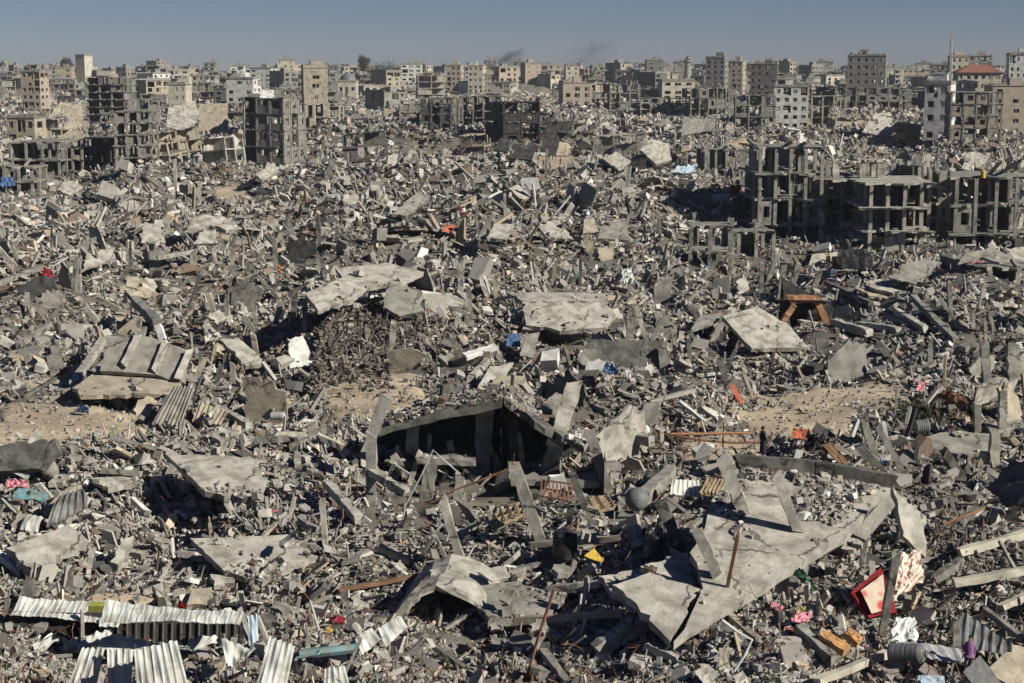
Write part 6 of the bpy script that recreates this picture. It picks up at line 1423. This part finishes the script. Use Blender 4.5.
    for p in C:
        if cnt > 2600: break
        if hides(p[None]+np.array([[0, 0, .3]]), .3)[0] or hides(p[None]+np.array([[0, 0, .9]]), .3)[0]: continue
        L = rnd.uniform(.5, 2.0); d = Vector((rnd.uniform(-1, 1), rnd.uniform(-1, 1), rnd.uniform(.0, 1.2))).normalized(); pts = [Vector(p)]
        for k in range(4): d = (d+Vector((rnd.uniform(-.5, .5), rnd.uniform(-.5, .5), rnd.uniform(-.45, .3)))).normalized(); pts.append(pts[-1]+d*L/4)
        mb.tube(pts, rnd.uniform(.010, .024), 3, False); cnt += 1
    o = mb.build('twisted_rebar', 'rust'); o['kind'] = 'stuff'; o['label'] = 'thin bent rusty reinforcing rods poking from the rubble'
    # tangle of the dark heap at the sandy track
    a = P(365, 345, 0); mb = MB(); n = 0
    C = []; Sz = []
    for k in range(5200):
        x = a[0]+RN.normal(0, 3.4); y = a[1]+RN.normal(0, 4.5); C.append((x, y, g1(x, y)+abs(RN.normal(0, .3)))); L = RN.lognormal(-.7, .6); Sz.append((L, .05+L*.05, .05) if k % 5 < 3 else (min(L, .6)*.7, min(L, .6)*.55, min(L, .6)*.35))
    C = np.array(C); Sz = np.array(Sz); k = ~hides(C+np.array([0, 0, .3]), .3); C, Sz = C[k], Sz[k]; n = len(C); rz = RN.uniform(0, 6.3, n)
    col = np.array([(.085, .075, .062)])*RN.uniform(.4, 2.6, (n, 1))
    o = pieces('dark_tangle', C, Sz, rotm(rz, RN.uniform(0, 1.4, n), rz+1.57, None), col, .1, np.zeros(n, int)); o['label'] = 'dark brown tangle of sticks, roots and wire on the central heap'
    # sparse weeds
    vs = []; fs = []
    for px, py, r_ in ((925, 412, 2.0), (1010, 410, 1.5), (28, 352, 1.3), (905, 415, 1.2), (980, 412, 1.0)):
        a = P(px, py, 0)
        for q in range(900):
            x = a[0]+RN.normal(0, r_*.5); y = a[1]+RN.normal(0, r_*.8); z = g1(x, y)+.1; s_ = RN.uniform(.05, .18); an = RN.uniform(0, 6.3); k = len(vs)
            vs += [(x-s_*.3*math.cos(an), y-s_*.3*math.sin(an), z), (x+s_*.3*math.cos(an), y+s_*.3*math.sin(an), z), (x+RN.normal(0, .1), y+RN.normal(0, .1), z+s_*2.2)]; fs.append((k, k+1, k+2))
    o = link('weeds', vs, fs, 'leaf'); o['kind'] = 'stuff'; o['label'] = 'sparse dusty green weeds in the gaps at the sides'
scatter_stuff()

# ------------------------------------------------------------------ labels for the automatically placed things
LM = [(745, 560, 'largest tilted roof'), (450, 450, 'central black void'), (125, 620, 'white metal shed'), (872, 593, 'red mattress'), (806, 315, 'orange portal'), (765, 330, 'biggest bright slab'), (828, 262, 'yellow-topped person'),
      (763, 447, 'walking person'), (45, 545, 'large pale slab'), (250, 550, 'broad weathered slab'), (450, 610, 'arched slab'), (565, 543, 'left black tank'), (900, 660, 'dark barrel'), (130, 365, 'folded ribbed slab'), (302, 352, 'bright white slab'),
      (365, 345, 'dark debris heap'), (570, 315, 'long bright slab'), (350, 285, 'cave-capping slab'), (628, 352, 'dark wall strip'), (525, 125, 'burnt black tower'), (265, 130, 'soot-stained apartment block'), (316, 95, 'slim tan tower'),
      (107, 105, 'tallest slab block'), (134, 145, 'bare five-floor frame'), (35, 163, 'low left frame'), (435, 125, 'charred shell'), (790, 195, 'blackened right-ruin wing'), (895, 215, 'bright cantilevered floors'), (866, 68, 'big dark grey block'),
      (938, 110, 'white five-storey block'), (980, 70, 'red hip roof'), (617, 161, 'pale diamond slab'), (462, 212, 'two red-clad people'), (84, 262, 'black upright pair'), (208, 224, 'domed broken slab'), (590, 245, 'broad tan pillar'),
      (636, 498, 'round grey tank'), (1010, 485, 'dark roof slab'), (915, 427, 'upper grey drum'), (687, 62, 'minaret'), (790, 92, 'bright white villa'), (578, 95, 'arched-window block'), (533, 68, 'pink cube tower'), (476, 74, 'white-patched tall block'),
      (82, 62, 'slanted pale tower'), (178, 92, 'pale yellow house'), (214, 118, 'huge tan wall slab'), (949, 45, 'radio mast'), (30, 85, 'peach balcony house'), (347, 80, 'blue-grey dome'), (715, 64, 'dark brown tall block'), (905, 270, 'domed roof sheet'), (42, 465, 'brown roof block')]
ORD = ['first', 'second', 'third', 'fourth', 'fifth', 'sixth', 'seventh', 'eighth', 'ninth', 'tenth', 'eleventh', 'twelfth']
def label_auto():
    G = {}
    for i, (o, words, noun, cat, group, px, py) in enumerate(AUTO):
        x, y, f = proj(np.array(o.location)); x = float(x); y = float(y) if py > 130 else py+4
        b = min(LM, key=lambda q: (q[0]-x)**2+((q[1]-y)*1.8)**2); dx = x-b[0]; dy = y-b[1]
        if abs(dx) > abs(dy)*1.1: rel = ('right of' if dx > 0 else 'left of')
        else: rel = 'in front of' if dy > 0 else 'behind'
        dist = math.hypot(dx, dy*1.5); far = 'just ' if dist < 32 else ''
        G.setdefault((words, noun, f"{far}{rel} the {b[2]}"), []).append((x, i))
    for (words, noun, rel), L in G.items():
        L.sort()
        for k, (x, i) in enumerate(L):
            o, _, _, cat, group, px, py = AUTO[i]
            rel = rel.replace('well ', '') if len(L) > 2 else rel
            if len(L) == 1: t = f"{words} {noun} {rel}"
            elif len(L) == 2: t = f"{('left' if k == 0 else 'right')} one of two: {words} {noun} {rel}"
            elif k == 0: t = f"leftmost {words} {noun} {rel}"
            elif k == len(L)-1: t = f"rightmost {words} {noun} {rel}"
            else: t = f"{ORD[min(k, 11)]} from left: {words} {noun} {rel}"
            if len(t.split()) > 16: t = t.replace(' one of two:', '').replace(' from left:', '')
            if len(t.split()) > 16: t = t.replace('just ', '')
            tag(o, t, cat, group)
label_auto()

# ------------------------------------------------------------------ air: thin haze, and two faint smoke plumes over the skyline
def volume(name, dens, col, noise=None, aniso=0):
    m = bpy.data.materials.new(name); m.use_nodes = True; t = m.node_tree; N = t.nodes; L = t.links
    N.remove(N['Principled BSDF']); v = N.new('ShaderNodeVolumePrincipled'); v.inputs['Color'].default_value = (*col, 1); v.inputs['Density'].default_value = dens; v.inputs['Anisotropy'].default_value = aniso
    L.new(v.outputs[0], N['Material Output'].inputs['Volume'])
    if noise:
        tc = N.new('ShaderNodeTexCoord'); n = N.new('ShaderNodeTexNoise'); n.inputs['Scale'].default_value = noise; n.inputs['Detail'].default_value = 4
        g = N.new('ShaderNodeTexGradient'); g.gradient_type = 'SPHERICAL'; L.new(tc.outputs['Object'], n.inputs['Vector'])
        mp = N.new('ShaderNodeMapping'); L.new(tc.outputs['Object'], mp.inputs[0]); L.new(mp.outputs[0], g.inputs[0])
        r = N.new('ShaderNodeMapRange'); r.inputs['From Min'].default_value = .42; r.inputs['From Max'].default_value = .7; L.new(n.outputs['Fac'], r.inputs['Value'])
        a = N.new('ShaderNodeMath'); a.operation = 'MULTIPLY'; L.new(r.outputs[0], a.inputs[0]); L.new(g.outputs['Fac'], a.inputs[1])
        b = N.new('ShaderNodeMath'); b.operation = 'MULTIPLY'; L.new(a.outputs[0], b.inputs[0]); b.inputs[1].default_value = dens; L.new(b.outputs[0], v.inputs['Density'])
    return m
HAZE = 0.00006
if HAZE:
    mb = MB(); mb.box(-1600, 1600, -80, 2600, -4, 62); o = mb.build('haze', volume('haze_air', HAZE, (.80, .84, .92))); tag(o, None, None, None, 'stuff'); o['label'] = 'thin dusty haze over the ruined town'
def smoke(label, px, py, wpx, hpx, tilt, dens):
    y = 2720; c = Pd(px, py, y); bm_ = MB(); vs = []
    ico = 10; 
    for i in range(ico+1):
        for k in range(16):
            a = math.pi*i/ico; b = 2*math.pi*k/16; vs.append((math.sin(a)*math.cos(b), math.sin(a)*math.sin(b), math.cos(a)))
    fs = [((i+1)*16+k, (i+1)*16+(k+1) % 16, i*16+(k+1) % 16, i*16+k) for i in range(ico) for k in range(16)]
    o = link('smoke', vs, fs, volume('smoke_'+'air', dens, (.12, .12, .13), 2.2)); o.location = c; s = y/F; o.scale = (wpx*s/2, wpx*s/2, hpx*s/2); o.rotation_euler.y = R(tilt); o['kind'] = 'stuff'; o['label'] = label
smoke('faint dark smoke wisp drifting right over the skyline left of centre', 505, 61, 50, 20, -28, .13)
smoke('larger faint dark smoke smudge above the skyline right of centre', 590, 55, 66, 40, -20, .025)
